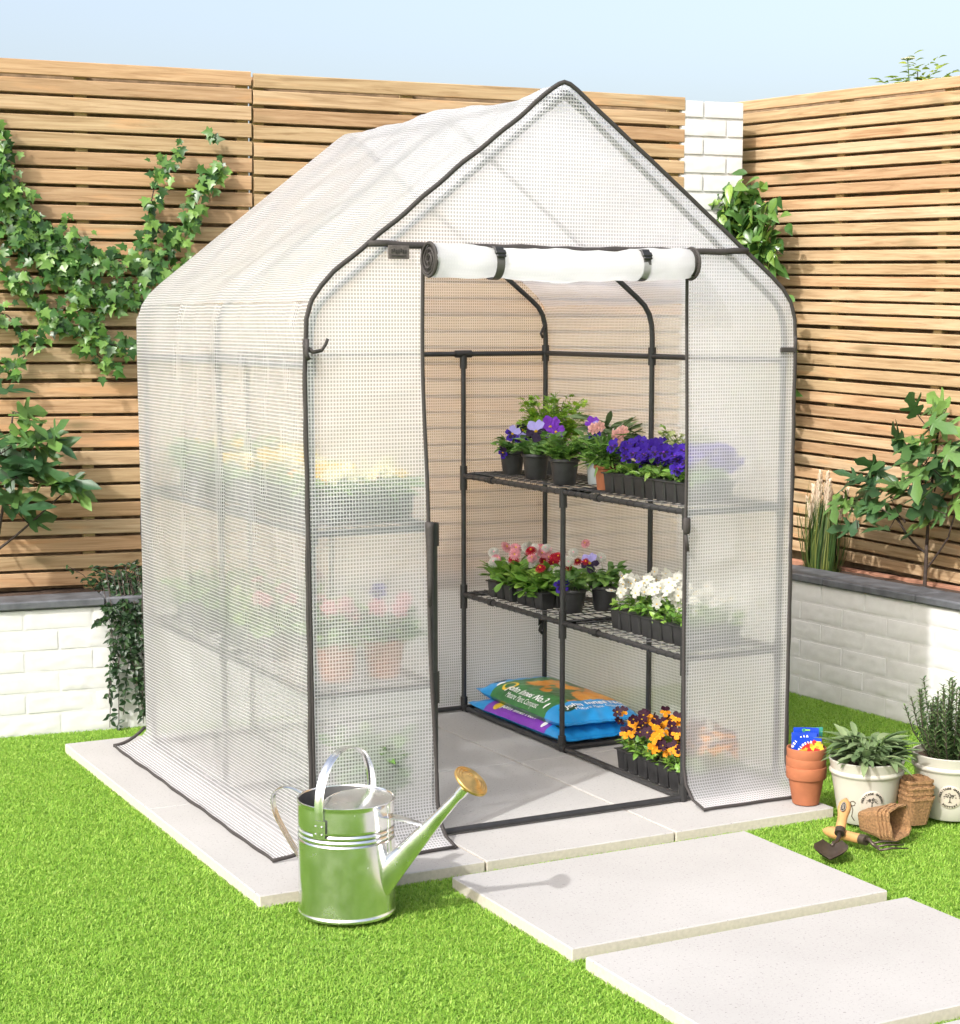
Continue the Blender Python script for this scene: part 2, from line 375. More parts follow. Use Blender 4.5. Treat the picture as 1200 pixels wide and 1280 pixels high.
# ---- turf blades (uncountable): one mesh
def turf():
    def dens(n, x0, x1, y0, y1): return np.column_stack([RS.uniform(x0, x1, n), RS.uniform(y0, y1, n)])
    C0 = np.array([-1.69929, -4.16226])
    D = 76000
    pts = dens(int(D*5.2*4.6), -2.5, 2.7, -2.4, 2.2)
    fwd2 = np.array([.4618, .887]); rt2 = np.array([.887, -.4618]); q = pts-C0
    dz = q@fwd2; sx = (q@rt2)/dz
    keep = (np.abs(sx) < .285+.16*(RS.rand(len(pts)) < .7)) & (dz > 2.0)
    # nothing where slabs and walls stand
    keep &= ~((pts[:, 0] > -.245) & (pts[:, 0] < 1.455) & (pts[:, 1] > -.245) & (pts[:, 1] < 1.505))
    for (x0, x1, y0, y1) in SLABS: keep &= ~((pts[:, 0] > x0+.004) & (pts[:, 0] < x1-.004) & (pts[:, 1] > y0+.004) & (pts[:, 1] < y1-.004))
    keep &= (pts[:, 1] < 1.82-.1228*(pts[:, 0]+.384)) & (pts[:, 0] < 2.43)
    pts = pts[keep]; n = len(pts)
    h = RS.uniform(.0075, .0130, n); az = RS.uniform(0, 2*np.pi, n); lean = RS.uniform(.2, 1.25, n); wd = RS.uniform(.0009, .0016, n)
    dx = np.cos(az); dy = np.sin(az); px = -dy; py = dx
    base = np.column_stack([pts, np.full(n, ZL-.012)])
    V = np.zeros((n, 6, 3))
    for k, (t, ww) in enumerate([(0, 1), (.55, .9), (1, .25)]):
        r = h*lean*t*t*1.3; z = h*t*(1-.36*lean*t)
        c = base+np.column_stack([dx*r, dy*r, z]); o = np.column_stack([px*wd*ww, py*wd*ww, np.zeros(n)])
        V[:, 2*k] = c-o; V[:, 2*k+1] = c+o
    me = bpy.data.meshes.new('turf'); me.vertices.add(n*6); me.vertices.foreach_set('co', V.reshape(-1))
    idx = (np.arange(n)*6)[:, None]; fa = np.concatenate([idx+np.array([0, 1, 3, 2]), idx+np.array([2, 3, 5, 4])], 1).reshape(-1)
    me.loops.add(n*8); me.loops.foreach_set('vertex_index', fa.astype(np.int32))
    me.polygons.add(n*2); me.polygons.foreach_set('loop_start', np.arange(0, n*8, 4, dtype=np.int32)); me.polygons.foreach_set('loop_total', np.full(n*2, 4, dtype=np.int32))
    me.update(calc_edges=True); me.validate(); me.materials.append(M['turf'])
    o = bpy.data.objects.new('turf_grass', me); COL.objects.link(o); kind(o, 'stuff')
    tag(o, 'bright green artificial turf blades covering the lawn', 'grass')
M['turf'] = leafmat('turf_blade', (.20, .40, .042), (.32, .56, .07), (.49, .68, .14), .5, .4, .3)
SLABS = [(.221, 1.09, -.900, -.324), (.221, 1.098, -1.535, -.957), (.225, 1.10, -2.15, -1.592)]
turf()

# ---- patio: six pale slabs
def slab(x0, x1, y0, y1, label, group):
    cx, cy = (x0+x1)/2, (y0+y1)/2; t = thing('paving_slab', label, 'paving slab', (cx, cy, 0), 0, group)
    mb = MB(); mb.box((0, 0, -.03), (x1-x0, y1-y0, .06), bev=.0025)
    for i, f in enumerate(mb.f):
        nz = (mb.v[f[1]]-mb.v[f[0]]).cross(mb.v[f[2]]-mb.v[f[1]]).normalized().z
        mb.mi[i] = 0 if nz > .5 else 1
    mb.build('slab', [M['stone'], M['stonedge']], t)
    return t
xs = [-.25, .355, .921, 1.45]; ys = [-.25, .62, 1.51]; g = .0025
plab = [['pale stone slab at the near left corner of the greenhouse base, beside the watering can', 'pale stone slab across the greenhouse doorway, behind the base bar', 'pale stone slab under the terracotta pots and right front panel'],
        ['pale stone slab at the far left corner of the greenhouse base, by the trailing plant', 'pale stone slab in the middle of the greenhouse floor at the back', 'pale stone slab under the sacks at the back right of the greenhouse']]
for j in range(2):
    for i in range(3): slab(xs[i]+g, xs[i+1]-g, ys[j]+g, ys[j+1]-g, plab[j][i], 'patio slabs under the greenhouse')
for sl, la in zip(SLABS, ['pale stepping slab on the lawn just in front of the greenhouse door', 'large pale stepping slab with a sunlit near left corner, second from the door', 'stepping slab cut off at the bottom right corner of the photo']):
    slab(*sl, la, 'stepping slabs across the lawn')

# ---- walls of the raised beds
aL = R(7); uL = Vector((math.cos(aL), -math.sin(aL), 0)); nL = Vector((-math.sin(aL), -math.cos(aL), 0))
aR = R(3.3); uR = Vector((math.sin(aR), -math.cos(aR), 0)); nR = Vector((-math.cos(aR), -math.sin(aR), 0))
def frame_mat(o, u, n):   # local x along the wall, local y INTO the wall (away from viewer), z up
    return Matrix(((u.x, -n.x, 0, o[0]), (u.y, -n.y, 0, o[1]), (0, 0, 1, o[2]), (0, 0, 0, 1)))
def brick_wall(mb, x0, x1, z0, rows, bl=.225, bh=.0705, mort=.010, flip=False, off=0):
    """raised rough bricks with noisy faces (local frame)"""
    for r_ in range(rows):
        z = z0+r_*bh; x = x0-(bl/2 if (r_+off) % 2 else 0)
        while x < x1-.01:
            a, b = max(x, x0)+mort/2, min(x+bl, x1)-mort/2; x += bl
            if b-a < .02: continue
            nx = max(3, int((b-a)/.012)); nz = 6; c, d = z+mort/2, z+bh-mort/2; seed = Vector((random.uniform(0, 99), random.uniform(0, 99), random.uniform(0, 99)))
            tilt = random.uniform(-.0015, .0015); amp = random.choice([.001, .0018, .0035])
            vs = []; fs = []
            for i in range(nx+1):
                for k in range(nz+1):
                    X = a+(b-a)*i/nx; Z = c+(d-c)*k/nz; e = min(i, nx-i, k, nz-k)
                    q = mnoise.fractal(Vector((X*22, Z*46, 0))+seed, 1.0, 2.0, 4)
                    y = -.0022+.75*amp*q*(1 if e > 0 else .3)+tilt*(i/nx-.5)*2
                    if e == 0: y += .0012
                    vs.append((X, y, Z))
            W_ = nz+1
            for i in range(nx):
                for k in range(nz): fs.append([i*W_+k, (i+1)*W_+k, (i+1)*W_+k+1, i*W_+k+1])
            b0 = len(vs)
            ring = [i*W_ for i in range(nx+1)]+[nx*W_+k for k in range(1, nz+1)]+[i*W_+nz for i in range(nx-1, -1, -1)]+[k for k in range(nz-1, 0, -1)]
            for q in ring: vs.append((vs[q][0], .004, vs[q][2]))
            n_ = len(ring)
            for i in range(n_): fs.append([ring[i], b0+i, b0+(i+1) % n_, ring[(i+1) % n_]])
            mb.add(vs, fs)

def raised_bed(o, u, n, length, label, depth, cop_n, off, start=0):
    t = thing('raised_bed', label, 'raised bed', (0, 0, 0)); t.matrix_world = frame_mat(o, u, n)
    mb = MB(); brick_wall(mb, start, length, -.028, 6, off=off); mb.build('brickwork', M['brick'], t, True, 40)
    mb = MB(); mb.box(((start+length)/2, .05, .165), (length-start, .1, .455)); mb.build('mortar_core', M['mortar'], t)
    mb = MB(); d = (length-start)/cop_n
    for i in range(cop_n):
        mb.box((start+d*(i+.5), .06, .411+random.uniform(-.001, .001)), (d-.003, .155, .028), bev=.005)
    mb.build('coping', M['coping'], t)
    mb = MB(); nx, ny = 60, 6; vs = []
    for i in range(nx+1):
        for j in range(ny+1):
            X = start+(length-start)*i/nx; Y = .10+(depth-.10)*j/ny
            vs.append((X, Y, .402+.012*mnoise.noise(Vector((X*14, Y*14, 3)))))
    mb.add(vs, [[i*(ny+1)+j, (i+1)*(ny+1)+j, (i+1)*(ny+1)+j+1, i*(ny+1)+j+1] for i in range(nx) for j in range(ny)])
    mb.build('soil', M['soil'], t, True)
    return t
PL = (-.384, 1.811, 0); PR = (2.369, 1.496, 0)
raised_bed(PL, uL, nL, 2.80, 'white painted brick raised bed with slate coping on the left, behind the greenhouse', .46, 9, 0, -1.6)
raised_bed(PR, uR, nR, 4.2, 'white painted brick raised bed with slate coping on the right, under the fig tree', .44, 9, 1, .02)

# ---- fences
def fence(o, u, n, x0, x1, z0, z1, pitch, sh, tilt, battens, label, group):
    t = thing('fence_panel', label, 'fence', (0, 0, 0), 0, group)
    t.matrix_world = frame_mat(o, u, n) @ Matrix.Rotation(-tilt, 4, 'Y')
    mb = MB(); z = z1
    # tilt is a rotation in the plane of the fence
    while z-sh > z0:
        # a board: sliced along its length so that it can bow a little
        nx = max(2, int((x1-x0)/.3)); dy = random.uniform(-.0015, .0015); th = .017
        vs = []; fs = []; b1, b2 = random.uniform(-.0022, .0022), random.uniform(-.0022, .0022); e = .0022
        xa, xb = x0+random.uniform(0, .003), x1-random.uniform(0, .003)
        prof = [(0+e, 0), (0, e), (0, sh-e), (e, sh), (th, sh), (th, 0)]
        for i in range(nx+1):
            f_ = i/nx; X = xa+(xb-xa)*f_; bow = b1*math.sin(f_*3.1)+b2*math.sin(f_*6.3+1)
            for (yy, zz) in prof: vs.append((X, yy+dy, z-sh+zz+bow))
        k = len(prof)
        for i in range(nx):
            for j in range(k): fs.append([i*k+j, (i+1)*k+j, (i+1)*k+(j+1) % k, i*k+(j+1) % k])
        fs.append(list(range(k))[::-1]); fs.append([nx*k+j for j in range(k)])
        mb.add(vs, fs); z -= pitch
    mb.build('slats', M['slat'], t)
    for b in battens:
        mb = MB(); mb.box((b, .0205+.018, (z0+z1)/2-.01), (.042, .036, z1-z0-.02), bev=.002); mb.build('batten', M['batten'], t)
    mb = MB(); mb.box(((x0+x1)/2, .064, (z0+z1)/2-.003), (x1-x0-.004, .012, z1-z0-.008)); mb.build('gap_shade_board', M['gapshade'], t)  # added sheet: shuts the gaps against the sky and stands for their shade
    return t
OL = (-.33, 2.165, 0)
fence(OL, uL, nL, -1.6, .944, .40, 2.226, .0606, .0492, -.008, (-1.5, -.9, -.28, .349, .915), 'slatted timber fence panel with ivy climbing over it', 'left slatted fence')
fence(OL, uL, nL, .949, 2.655, .40, 2.222, .0606, .0492, -.008, (.972, 1.53, 2.1, 2.62), 'slatted timber fence panel rising behind the greenhouse roof', 'left slatted fence')
OR = (2.71, 1.3, 0)
fence(OR, uR, nR, -.84, 3.2, .385, 2.195, .0492, .0390, -.027, (-.145, .399, .95, 1.5, 2.1, 2.7, 3.1), 'slatted timber fence on the right with plant shadows on it', None)
# sleeper behind the right bed
mb = MB(); mb.box((1.2, .004, .375), (3.8, .03, .075), bev=.003)
o = mb.build('sleeper_board', M['sleeper']); o.matrix_world = frame_mat(OR, uR, nR) @ Matrix.Translation((0, -.03, 0)); tag(o, 'reddish timber board low behind the right raised bed', 'board')

# ---- pillar in the corner
t = thing('brick_pillar', 'white painted brick pillar where the two fences meet', 'pillar'); t.matrix_world = frame_mat((2.305+.0, 1.845, 0), uL, nL)
mb = MB(); brick_wall(mb, 0, .275, .36, 26, bl=.2, bh=.0705); mb.build('brickwork', M['brick'], t, True, 40)
mb = MB(); mb.box((.1375, .09, 1.2), (.273, .17, 1.97)); mb.build('mortar_core', M['mortar'], t)

# ================================================================= GREENHOUSE
W, D, HE, HR, A_, H1, H2, HB = 1.43, 1.355, 1.37, 1.945, .335, .42, .83, 1.232
GH = thing('greenhouse', 'walk-in greenhouse of white gridded film over a black tube frame with its door rolled up', 'greenhouse', (0, 0, 0))

def roof_profile(off=0.0, z0=.05):
    """left side from the ground up, over the apex and down the right; off pushes outwards"""
    half = [(-.017, z0), (-.018, .3), (-.019, .6), (-.019, .9), (-.020, 1.15), (-.020, 1.28), (-.016, 1.345), (-.002, 1.392), (.024, 1.427), (.06, 1.459), (.158, 1.534), (.28, 1.628), (.42, 1.736), (.56, 1.843), (.68, 1.936), (.70, 1.949)]
    L_ = [(x-off*(1 if i < 6 else .7), z+off*(0 if i < 6 else .7)) for i, (x, z) in enumerate(half)]
    R_ = [(W-x-.012*min(1, max(0, x/.715)), z-.006*max(0, (x-.3)/.4)) for x, z in L_][::-1]
    L_ = [(x-.012*min(1, max(0, x/.715)), z-.006*max(0, (x-.3)/.4)) for x, z in L_]
    return L_+[(W/2-.012, 1.947+off)]+R_
def resample(p, step):
    out = [p[0]]; acc = [0.0]; s = 0
    for a, b in zip(p[:-1], p[1:]):
        d = math.dist(a, b); n = max(1, int(round(d/step)))
        for i in range(1, n+1):
            out.append((a[0]+(b[0]-a[0])*i/n, a[1]+(b[1]-a[1])*i/n)); acc.append(s+d*i/n)
        s += d
    return out, acc
def nz(x, y, z, s, seed=0): return mnoise.fractal(Vector((x*s+seed, y*s+seed*1.7, z*s)), 1.0, 2.0, 3)
def crease(a, b, seed):
    rr = random.Random(int(seed*100)); s_ = 0
    for k in range(16):
        x0, y0, an, wd_, ln, am = rr.uniform(0, 2.0), rr.uniform(0, 1.4), rr.choice([rr.uniform(-.3, .3), rr.uniform(.6, 1.2), rr.uniform(-1.5, -.6)]), rr.uniform(.008, .02), rr.uniform(.15, .5), rr.uniform(-.010, .010)
        dx, dy = a-x0, b-y0; al = dx*math.cos(an)+dy*math.sin(an); pe = -dx*math.sin(an)+dy*math.cos(an)
        s_ += am*math.exp(-(pe/wd_)**2-(al/ln)**4)
    return s_
Y0, Y1 = -.019, 1.374
def roofz(x):
    p = roof_profile()
    for a, b in zip(p[:-1], p[1:]):
        if a[0] <= x <= b[0] and b[0] > a[0]: return a[1]+(b[1]-a[1])*(x-a[0])/(b[0]-a[0])
    return 1.30

prof = roof_profile(); sk = [(-.125, .006), (-.085, .008), (-.045, .018)]
prof = sk+prof+[(W-x, z) for x, z in sk[::-1]]
pts, acc = resample(prof, .03)
def sheet_split(i0, i1, name, m, seed):
    mb = MB(); ny = 48; vs = []; uv = []
    for i in range(i0, i1+1):
        x, z = pts[i]; a, b = pts[max(i-1, 0)], pts[min(i+1, len(pts)-1)]
        tx, tz = b[0]-a[0], b[1]-a[1]; l = math.hypot(tx, tz) or 1; nx_, nz_ = -tz/l, tx/l
        for j in range(ny+1):
            y = Y0+(Y1-Y0)*j/ny; v = j/ny
            # slack between the three hoops, tension folds from the hoops
            bay = math.sin(math.pi*((v*2) % 1.0)); edge = min(1, min(j, ny-j)/3)
            roof = max(0, min(1, (z-1.38)/.12)); low = max(0, min(1, (z-.1)/.2))
            d = -.009*bay*(.15+.85*roof)*low
            d += (.0045+.007*roof)*nz(x, y, z, 4.0, seed)*edge*(.3+.7*low)
            fold = math.sin((y*9+z*5+2.2*nz(x, y, z, 1.7, 5))*2.1)
            d += .0028*fold*edge*roof*(.4+.6*bay)
            ridge = abs(nz(x*.8, y*1.6, z, 5.5, 9)); d += .006*(.5-min(.5, ridge))*edge*low
            d += crease(acc[i], y, seed)*edge*low
            if z < .05: d = max(d, 0)*.3
            vs.append((x+nx_*d, y, z+nz_*d)); uv.append((y+.004*nz(x, y, z, 3, 2), acc[i]))
    k = ny+1
    fs = [[(i)*k+j, (i)*k+j+1, (i+1)*k+j+1, (i+1)*k+j] for i in range(i1-i0) for j in range(ny)]
    mb.add(vs, fs, None, 0, uv); return mb.build(name, m, GH, True)
iL = max(i for i in range(len(pts)) if pts[i][0] < W/2 and pts[i][1] < 1.40); iR = min(i for i in range(len(pts)) if pts[i][0] > W/2 and pts[i][1] < 1.40)
sheet_split(0, iL, 'side_panel', M['film'], 1.3)
sheet_split(iR, len(pts)-1, 'side_panel', M['film'], 4.1)
sheet_split(iL, iR, 'roof_panel', M['filmroof'], 7.7)

def front_sheet(name, xl, xr, zb, zt, y, seed, skirt=False, m=None, amp=.004, nx=20, nzz=50, out=-1):
    """sheet in the front or rear plane: xl(z), xr(z) edges; zt(x) top"""
    mb = MB(); vs = []; uv = []
    for i in range(nx+1):
        for j in range(nzz+1):
            tz = j/nzz; xm = None
            u_ = i/nx
            x = xl(.5)+(xr(.5)-xl(.5))*u_
            z = zb+(zt(x)-zb)*tz
            x = xl(z)+(xr(z)-xl(z))*u_; z = zb+(zt(x)-zb)*tz
            d = (amp*nz(x, 0, z, 4, seed)+.5*crease(z, x, seed+.37))*min(1, 4*u_*(1-u_)+.2)*(1 if 0 < j < nzz else .2)
            yy = y+d; Z = z
            if skirt and z < .10:
                t_ = (.10-z)/.10; yy = y+out*.105*t_*t_+d*(1-t_); Z = .006+(z)*(1-t_)**.7 if z < .1 else z
            vs.append((x, yy, max(Z, .005))); uv.append((x, z-(.06*((.10-z)/.10) if skirt and z < .1 else 0)))
    k = nzz+1
    fs = [[i*k+j, (i+1)*k+j, (i+1)*k+j+1, i*k+j+1] for i in range(nx) for j in range(nzz)]
    mb.add(vs, fs, None, 0, uv); return mb.build(name, m or M['film'], GH, True)
YF = -.019
def dl(z): return .293+.036*max(0, (1.53-z)/1.45)**1.5 + .003*math.sin(z*9)
def dr(z): return 1.088+.008*(1.5-z)/1.5 + .002*math.sin(z*7+1)
front_sheet('front_panel', lambda z: -.024+.013*max(0, 1-z/1.3), dl, .0, lambda x: min(1.530, roofz(max(x, -.015))), YF, 3, True)
front_sheet('front_panel', dr, lambda z: W+.022-.005*max(0, 1-z/1.3), .0, lambda x: min(1.530, roofz(min(x, W+.015))), YF, 8, True)
front_sheet('gable_panel', lambda z: .15, lambda z: W-.15, 1.53, lambda x: max(1.5302, roofz(x)), YF, 5, nx=60, nzz=24)
front_sheet('rear_panel', lambda z: -.02, lambda z: W+.02, .012, lambda x: roofz(min(max(x, -.015), W+.015)), Y1, 6, nx=50, nzz=50, amp=.006, out=1)

# ---- bindings and zips
def trim(pts_, r=.0065, flat=.6, name='binding'):
    mb = MB(); mb.tube(pts_, r, 6, flat=flat); return mb.build(name, M['trim'], GH, True)
rp, _ = resample(roof_profile(.004), .03)
def wob(i, a=.0009): return a*math.sin(i*1.3)+a*math.sin(i*.47+1)
trim([(x+wob(i), YF-.003, z+wob(i+7)) for i, (x, z) in enumerate(rp)], .0062)
trim([(.145+(W-.29)*i/24, YF-.006+wob(i, .001), 1.531-.004*math.sin(math.pi*i/24)+wob(i*1.7, .0015)) for i in range(25)], .0085, .5)
def skirted(z):     # y of the skirt for a parameter z as in front_sheet
    return YF-.105*((.10-z)/.10)**2 if z < .1 else YF
def zline(fn, n=46, z1=1.53, dy=-.004):
    o_ = []
    for i in range(n+1):
        z = z1*(1-i/n); Z = z
        if z < .1: t_ = (.10-z)/.10; Z = max(.007, .006+z*(1-t_)**.7)
        o_.append((fn(z), skirted(z)+dy, Z))
    return o_
trim(zline(dl), .0055, .6, 'door_zip'); trim(zline(dr), .0055, .6, 'door_zip')
trim(zline(lambda z: -.025+.013*max(0, 1-z/1.3), z1=1.3), .005); trim(zline(lambda z: W+.023-.005*max(0, 1-z/1.3), z1=1.3), .0055)
# skirt hems lying on the slabs
trim([(-.012+.30*i/12+.045*(i/12)**3, YF-.107+wob(i, .002), .0075) for i in range(13)], .005, .5, 'hem')
trim([(dr(0)+(W+.018-dr(0))*i/10, YF-.107+wob(i, .002), .0075) for i in range(11)], .005, .5, 'hem')
trim([(-.127+wob(i, .0016), Y0+(Y1-Y0)*i/40, .0085) for i in range(41)], .0055, .5, 'hem')
trim([(W+.127+wob(i, .0016), Y0+(Y1-Y0)*i/40, .0085) for i in range(41)], .0055, .5, 'hem')
trim([(-.127+.105*i/6, Y0-.002+wob(i, .001), .008+.02*(i/6)**2) for i in range(7)], .0055, .5, 'hem')
trim([(W+.127-.105*i/6, Y0-.002, .008+.02*(i/6)**2) for i in range(7)], .0055, .5, 'hem')
trim([(-.127+.105*i/6, Y1+.002, .008+.05*(i/6)**2) for i in range(7)], .0055, .5, 'hem')
trim([(-.015+.003*math.sin(i), Y1+.003, .05+.75*i/20) for i in range(21)], .0045, .6)
# dark zip flap half way down the left door edge, zip pulls and tape tabs
mb = MB(); mb.tube([(dl(z), YF-.009, z) for z in [.835, .82, .75, .68, .62]], [.012, .0115, .009, .008, .005], 8); mb.build('zip_flap', M['trim'], GH, True)
mb = MB(); mb.box((dr(.77)-.004, YF-.016, .785), (.022, .012, .045), bev=.004); mb.tube([(dr(.75)-.006, YF-.014, .765), (dr(.7)+.004, YF-.012, .715)], .005, 6); mb.build('zip_pull', M['trim'], GH, True)
mb = MB(); mb.tube([(-.03, -.03, 1.285), (-.012, -.045, 1.268), (.012, -.043, 1.272), (.022, -.043, 1.286), (.028, -.043, 1.30)], .0055, 6, flat=.6)
mb.tube([(-.024, -.038, 1.30), (-.027, -.04, 1.262), (-.02, -.04, 1.25)], .006, 6); mb.build('tie', M['trim'], GH, True)
mb = MB(); mb.box((W-.005, YF-.006, 1.262), (.05, .006, .014), bev=.002); mb.build('tape_tab', M['trim'], GH)
# sewn label under the gable
mb = MB(); mb.box((.226, YF-.010, 1.512), (.058, .003, .033), bev=.001); lab = mb.build('sewn_label', M['label'], GH)
mb = MB()
for i in range(7): mb.box((.207+.0063*i, YF-.0125, 1.5145+.002*math.sin(i*2)), (.004, .001, .009))
mb.box((.226, YF-.0125, 1.503), (.04, .001, .0025)); mb.build('stitching', M['trim'], lab)

# ---- frame: hoops, posts, bars, connectors
PR_ = .0085
def pole(p, name='pole', r=PR_): mb = MB(); mb.tube(p, r, 10); return mb.build(name, M['pole'], GH, True, 50)
def joint(p, q, name='connector', r=.0125): mb = MB(); mb.tube([p, q], r, 10); return mb.build(name, M['joint'], GH, True, 50)
def hoop(y):
    h = [(0, y, .0), (0, y, 1.29), (.003, y, 1.33), (.012, y, 1.362), (.03, y, 1.39), (.055, y, 1.412), (.60, y, 1.836), (.66, y, 1.885), (.695, y, 1.915), (.715, y, 1.922)]
    pole(h+[(W-x, yy, z) for x, yy, z in h[::-1][1:]], 'hoop')
    joint((.66, y, 1.886), (.715, y, 1.926)); joint((.715, y, 1.926), (W-.66, y, 1.886))
    for x in (0, W):
        for hh in (H1-.012, H2-.012, HB): joint((x, y, hh-.028), (x, y, hh+.028))
for y in (.0, D/2, D): hoop(y)
pole([(W/2, -.01, 1.922), (W/2, D+.01, 1.922)], 'ridge_bar')
for x in (0, W): pole([(x, 0, HB), (x, D, HB)], 'side_bar')
pole([(0, D, HB), (W, D, HB)], 'rear_bar')
pole([(0, 0, .012), (W, 0, .012)], 'base_bar'); pole([(0, D, .012), (W, D, .012)], 'base_bar')
for x in (0, A_, W-A_+.015, W): pole([(x, 0, .012), (x, D, .012)], 'base_bar')
for x in (A_, W-A_+.015):
    pole([(x, D, 0), (x, D, HB)], 'post'); pole([(x, D/2, 0), (x, D/2, H2)], 'post'); pole([(x, .0, 0), (x, .0, H2)], 'post')
    for y in (0, D/2, D):
        joint((x, y, .004), (x, y, .05)); joint((x, y-.03 if y else 0, .012), (x, y+.03 if y < D else D, .012))
        for hh in (H1, H2): joint((x, y, hh-.06), (x, y, hh+(.022 if hh == H1 or y == D else .0)))
    joint((x-.03, D, HB), (x+.03, D, HB)); joint((x, D, HB-.05), (x, D, HB))
    xo = 0 if x < .7 else W
    pole([(x, D/2, .012), (xo, D/2, .012)], 'base_bar')
for y in (.0, D/2, D): joint((W-.0, y, .004), (W, y, .06))
# little tie on the far right hoop (black bow)
mb = MB(); mb.tube([(W-.012, D-.01, .30), (W-.035, D-.02, .285), (W-.03, D-.02, .32), (W-.012, D-.012, .30), (W-.03, D-.02, .262), (W-.02, D-.02, .25)], .007, 6, flat=.5); mb.build('tie', M['joint'], GH, True)
mb = MB(); mb.tube([(W-.012, D-.012, 1.325), (W-.03, D-.02, 1.30), (W-.022, D-.02, 1.285)], .007, 6, flat=.6); mb.build('tie', M['joint'], GH, True)

# ---- wire shelves
def shelf(x0, x1, y0, y1, z):
    e = bpy.data.objects.new('shelf', None); COL.objects.link(e); e.parent = GH
    mb = MB()
    for x in (x0, x1): mb.tube([(x, y0, z-.012), (x, y1, z-.012)], PR_, 10)
    for y in (y0, y1): mb.tube([(x0, y, z-.012), (x1, y, z-.012)], PR_, 10)
    mb.build('shelf_frame', M['pole'], e, True, 50)
    mb = MB(); r = .0016; nx = int((x1-x0)/.04); ny = int((y1-y0)/.04)
    for i in range(1, nx): x = x0+(x1-x0)*i/nx; mb.tube([(x, y0, z-.001), (x, y1, z-.001)], r, 4)
    for j in range(1, ny): y = y0+(y1-y0)*j/ny; mb.tube([(x0, y, z+.001), (x1, y, z+.001)], r, 4)
    # wire ends wrapped round the edge bars
    for x in (x0, x1):
        for j in range(1, ny):
            y = y0+(y1-y0)*j/ny+random.uniform(-.003, .003)
            mb.tube([(x+(PR_+.0008)*math.cos(a), y+.016*a/6.3-.006, z-.012+(PR_+.0008)*math.sin(a)) for a in [k*.785 for k in range(9)]], .0012, 4)
    for y in (y0, y1):
        for i in range(1, nx):
            x = x0+(x1-x0)*i/nx
            mb.tube([(x+.012*a/6.3, y+(PR_+r)*math.cos(a), z-.012+(PR_+r)*math.sin(a)) for a in [k*.785 for k in range(9)]], .0012, 4)
    mb.build('wire_grid', M['wire'], e, True)
    mb = MB()
    for yy in ((y0*.3+y1*.7),):
        mb.tube([(x0 if x0 > .7 else x1, yy-.012, z-.012), (x0 if x0 > .7 else x1, yy+.012, z-.012)], .0125, 8)
    mb.build('clip', M['joint'], e, True, 40)
for hh in (H1, H2):
    for (ya, yb) in ((.0, D/2-.0), (D/2+.0, D)):
        shelf(W-A_+.015, W, ya, yb, hh); shelf(0, A_, ya, yb, hh)

# ---- rolled-up door
roll = bpy.data.objects.new('door_roll', None); COL.objects.link(roll); roll.parent = GH
mb = MB(); n = 28; nx = 44; vs = []; uv = []
ax = lambda u_: Vector((.293+.778*u_, YF-.045, 1.494-.010*math.sin(math.pi*u_)))
for i in range(nx+1):
    u_ = i/nx; c = ax(u_); r0 = .0405+.0022*math.sin(u_*17)+.0016*math.sin(u_*41+1)
    for k in range(n+1):
        a = 2*math.pi*k/n; r_ = r0+.0034*nz(u_*7, math.cos(a), math.sin(a), 2, 3)+.0014*math.sin(3*a+u_*9)
        if any(abs(u_-s) < .02 for s in (.232, .79)): r_ -= .002
        vs.append(c+Vector((0, math.sin(a)*r_, math.cos(a)*r_))); uv.append((u_*.8, a*.04))
fs = [[i*(n+1)+k, i*(n+1)+k+1, (i+1)*(n+1)+k+1, (i+1)*(n+1)+k] for i in range(nx) for k in range(n)]
mb.add(vs, fs, None, 0, uv); M['filmroll'] = film_mat('rolled_film', .5, .10, white=.78); mb.build('rolled_film', M['filmroll'], roll, True)
for u_, sgn in ((0, -1), (1, 1)):
    mb = MB(); c = ax(u_)
    spir = [c+Vector((sgn*.002, math.sin(a)*r_, math.cos(a)*r_)) for a, r_ in [(k*.35, .041-.00075*k) for k in range(48)]]
    mb.tube(spir, .0026, 5); mb.tube([c+Vector((0, math.sin(a)*.041, math.cos(a)*.041)) for a in [k*.3 for k in range(21)]], .0045, 6, closed=True)
    mb.tube([c+Vector((-.004*sgn, 0, 0)), c+Vector((-.012*sgn, 0, 0))], .0385, 20)
    mb.build('roll_end', M['trim'], roll, True, 50)
for u_ in (.232, .79):
    c = ax(u_); mb = MB(); n = 24; vs = []
    for k in range(n+1):
        a = 2*math.pi*k/n
        for xx, rr in ((-.0115, .0418), (.0115, .0418)): vs.append(c+Vector((xx, math.sin(a)*rr, math.cos(a)*rr)))
    mb.add(vs, [[2*k, 2*k+1, 2*k+3, 2*k+2] for k in range(n)])
    mb.box(c+Vector((0, .03, .038)), (.023, .05, .004)); st = mb.build('strap', M['plasticgrey'], roll, True, 40)
    mb = MB(); q = c+Vector((0, -.036, .026)); Mx = Matrix.Translation(q) @ Matrix.Rotation(R(52), 4, 'X')
    mb.box((0, 0, .001), (.030, .013, .008), Mx, bev=.002); mb.box((0, .012, 0), (.026, .012, .006), Mx, bev=.002); mb.box((0, -.011, .0), (.026, .008, .006), Mx, bev=.002)
    mb.build('buckle', M['joint'], st)

# ================================================================= PLANTS ON THE FENCES AND BEDS
FL = frame_mat(OL, uL, nL); FR = frame_mat(OR, uR, nR)   # local: x along the fence, y behind it, z up

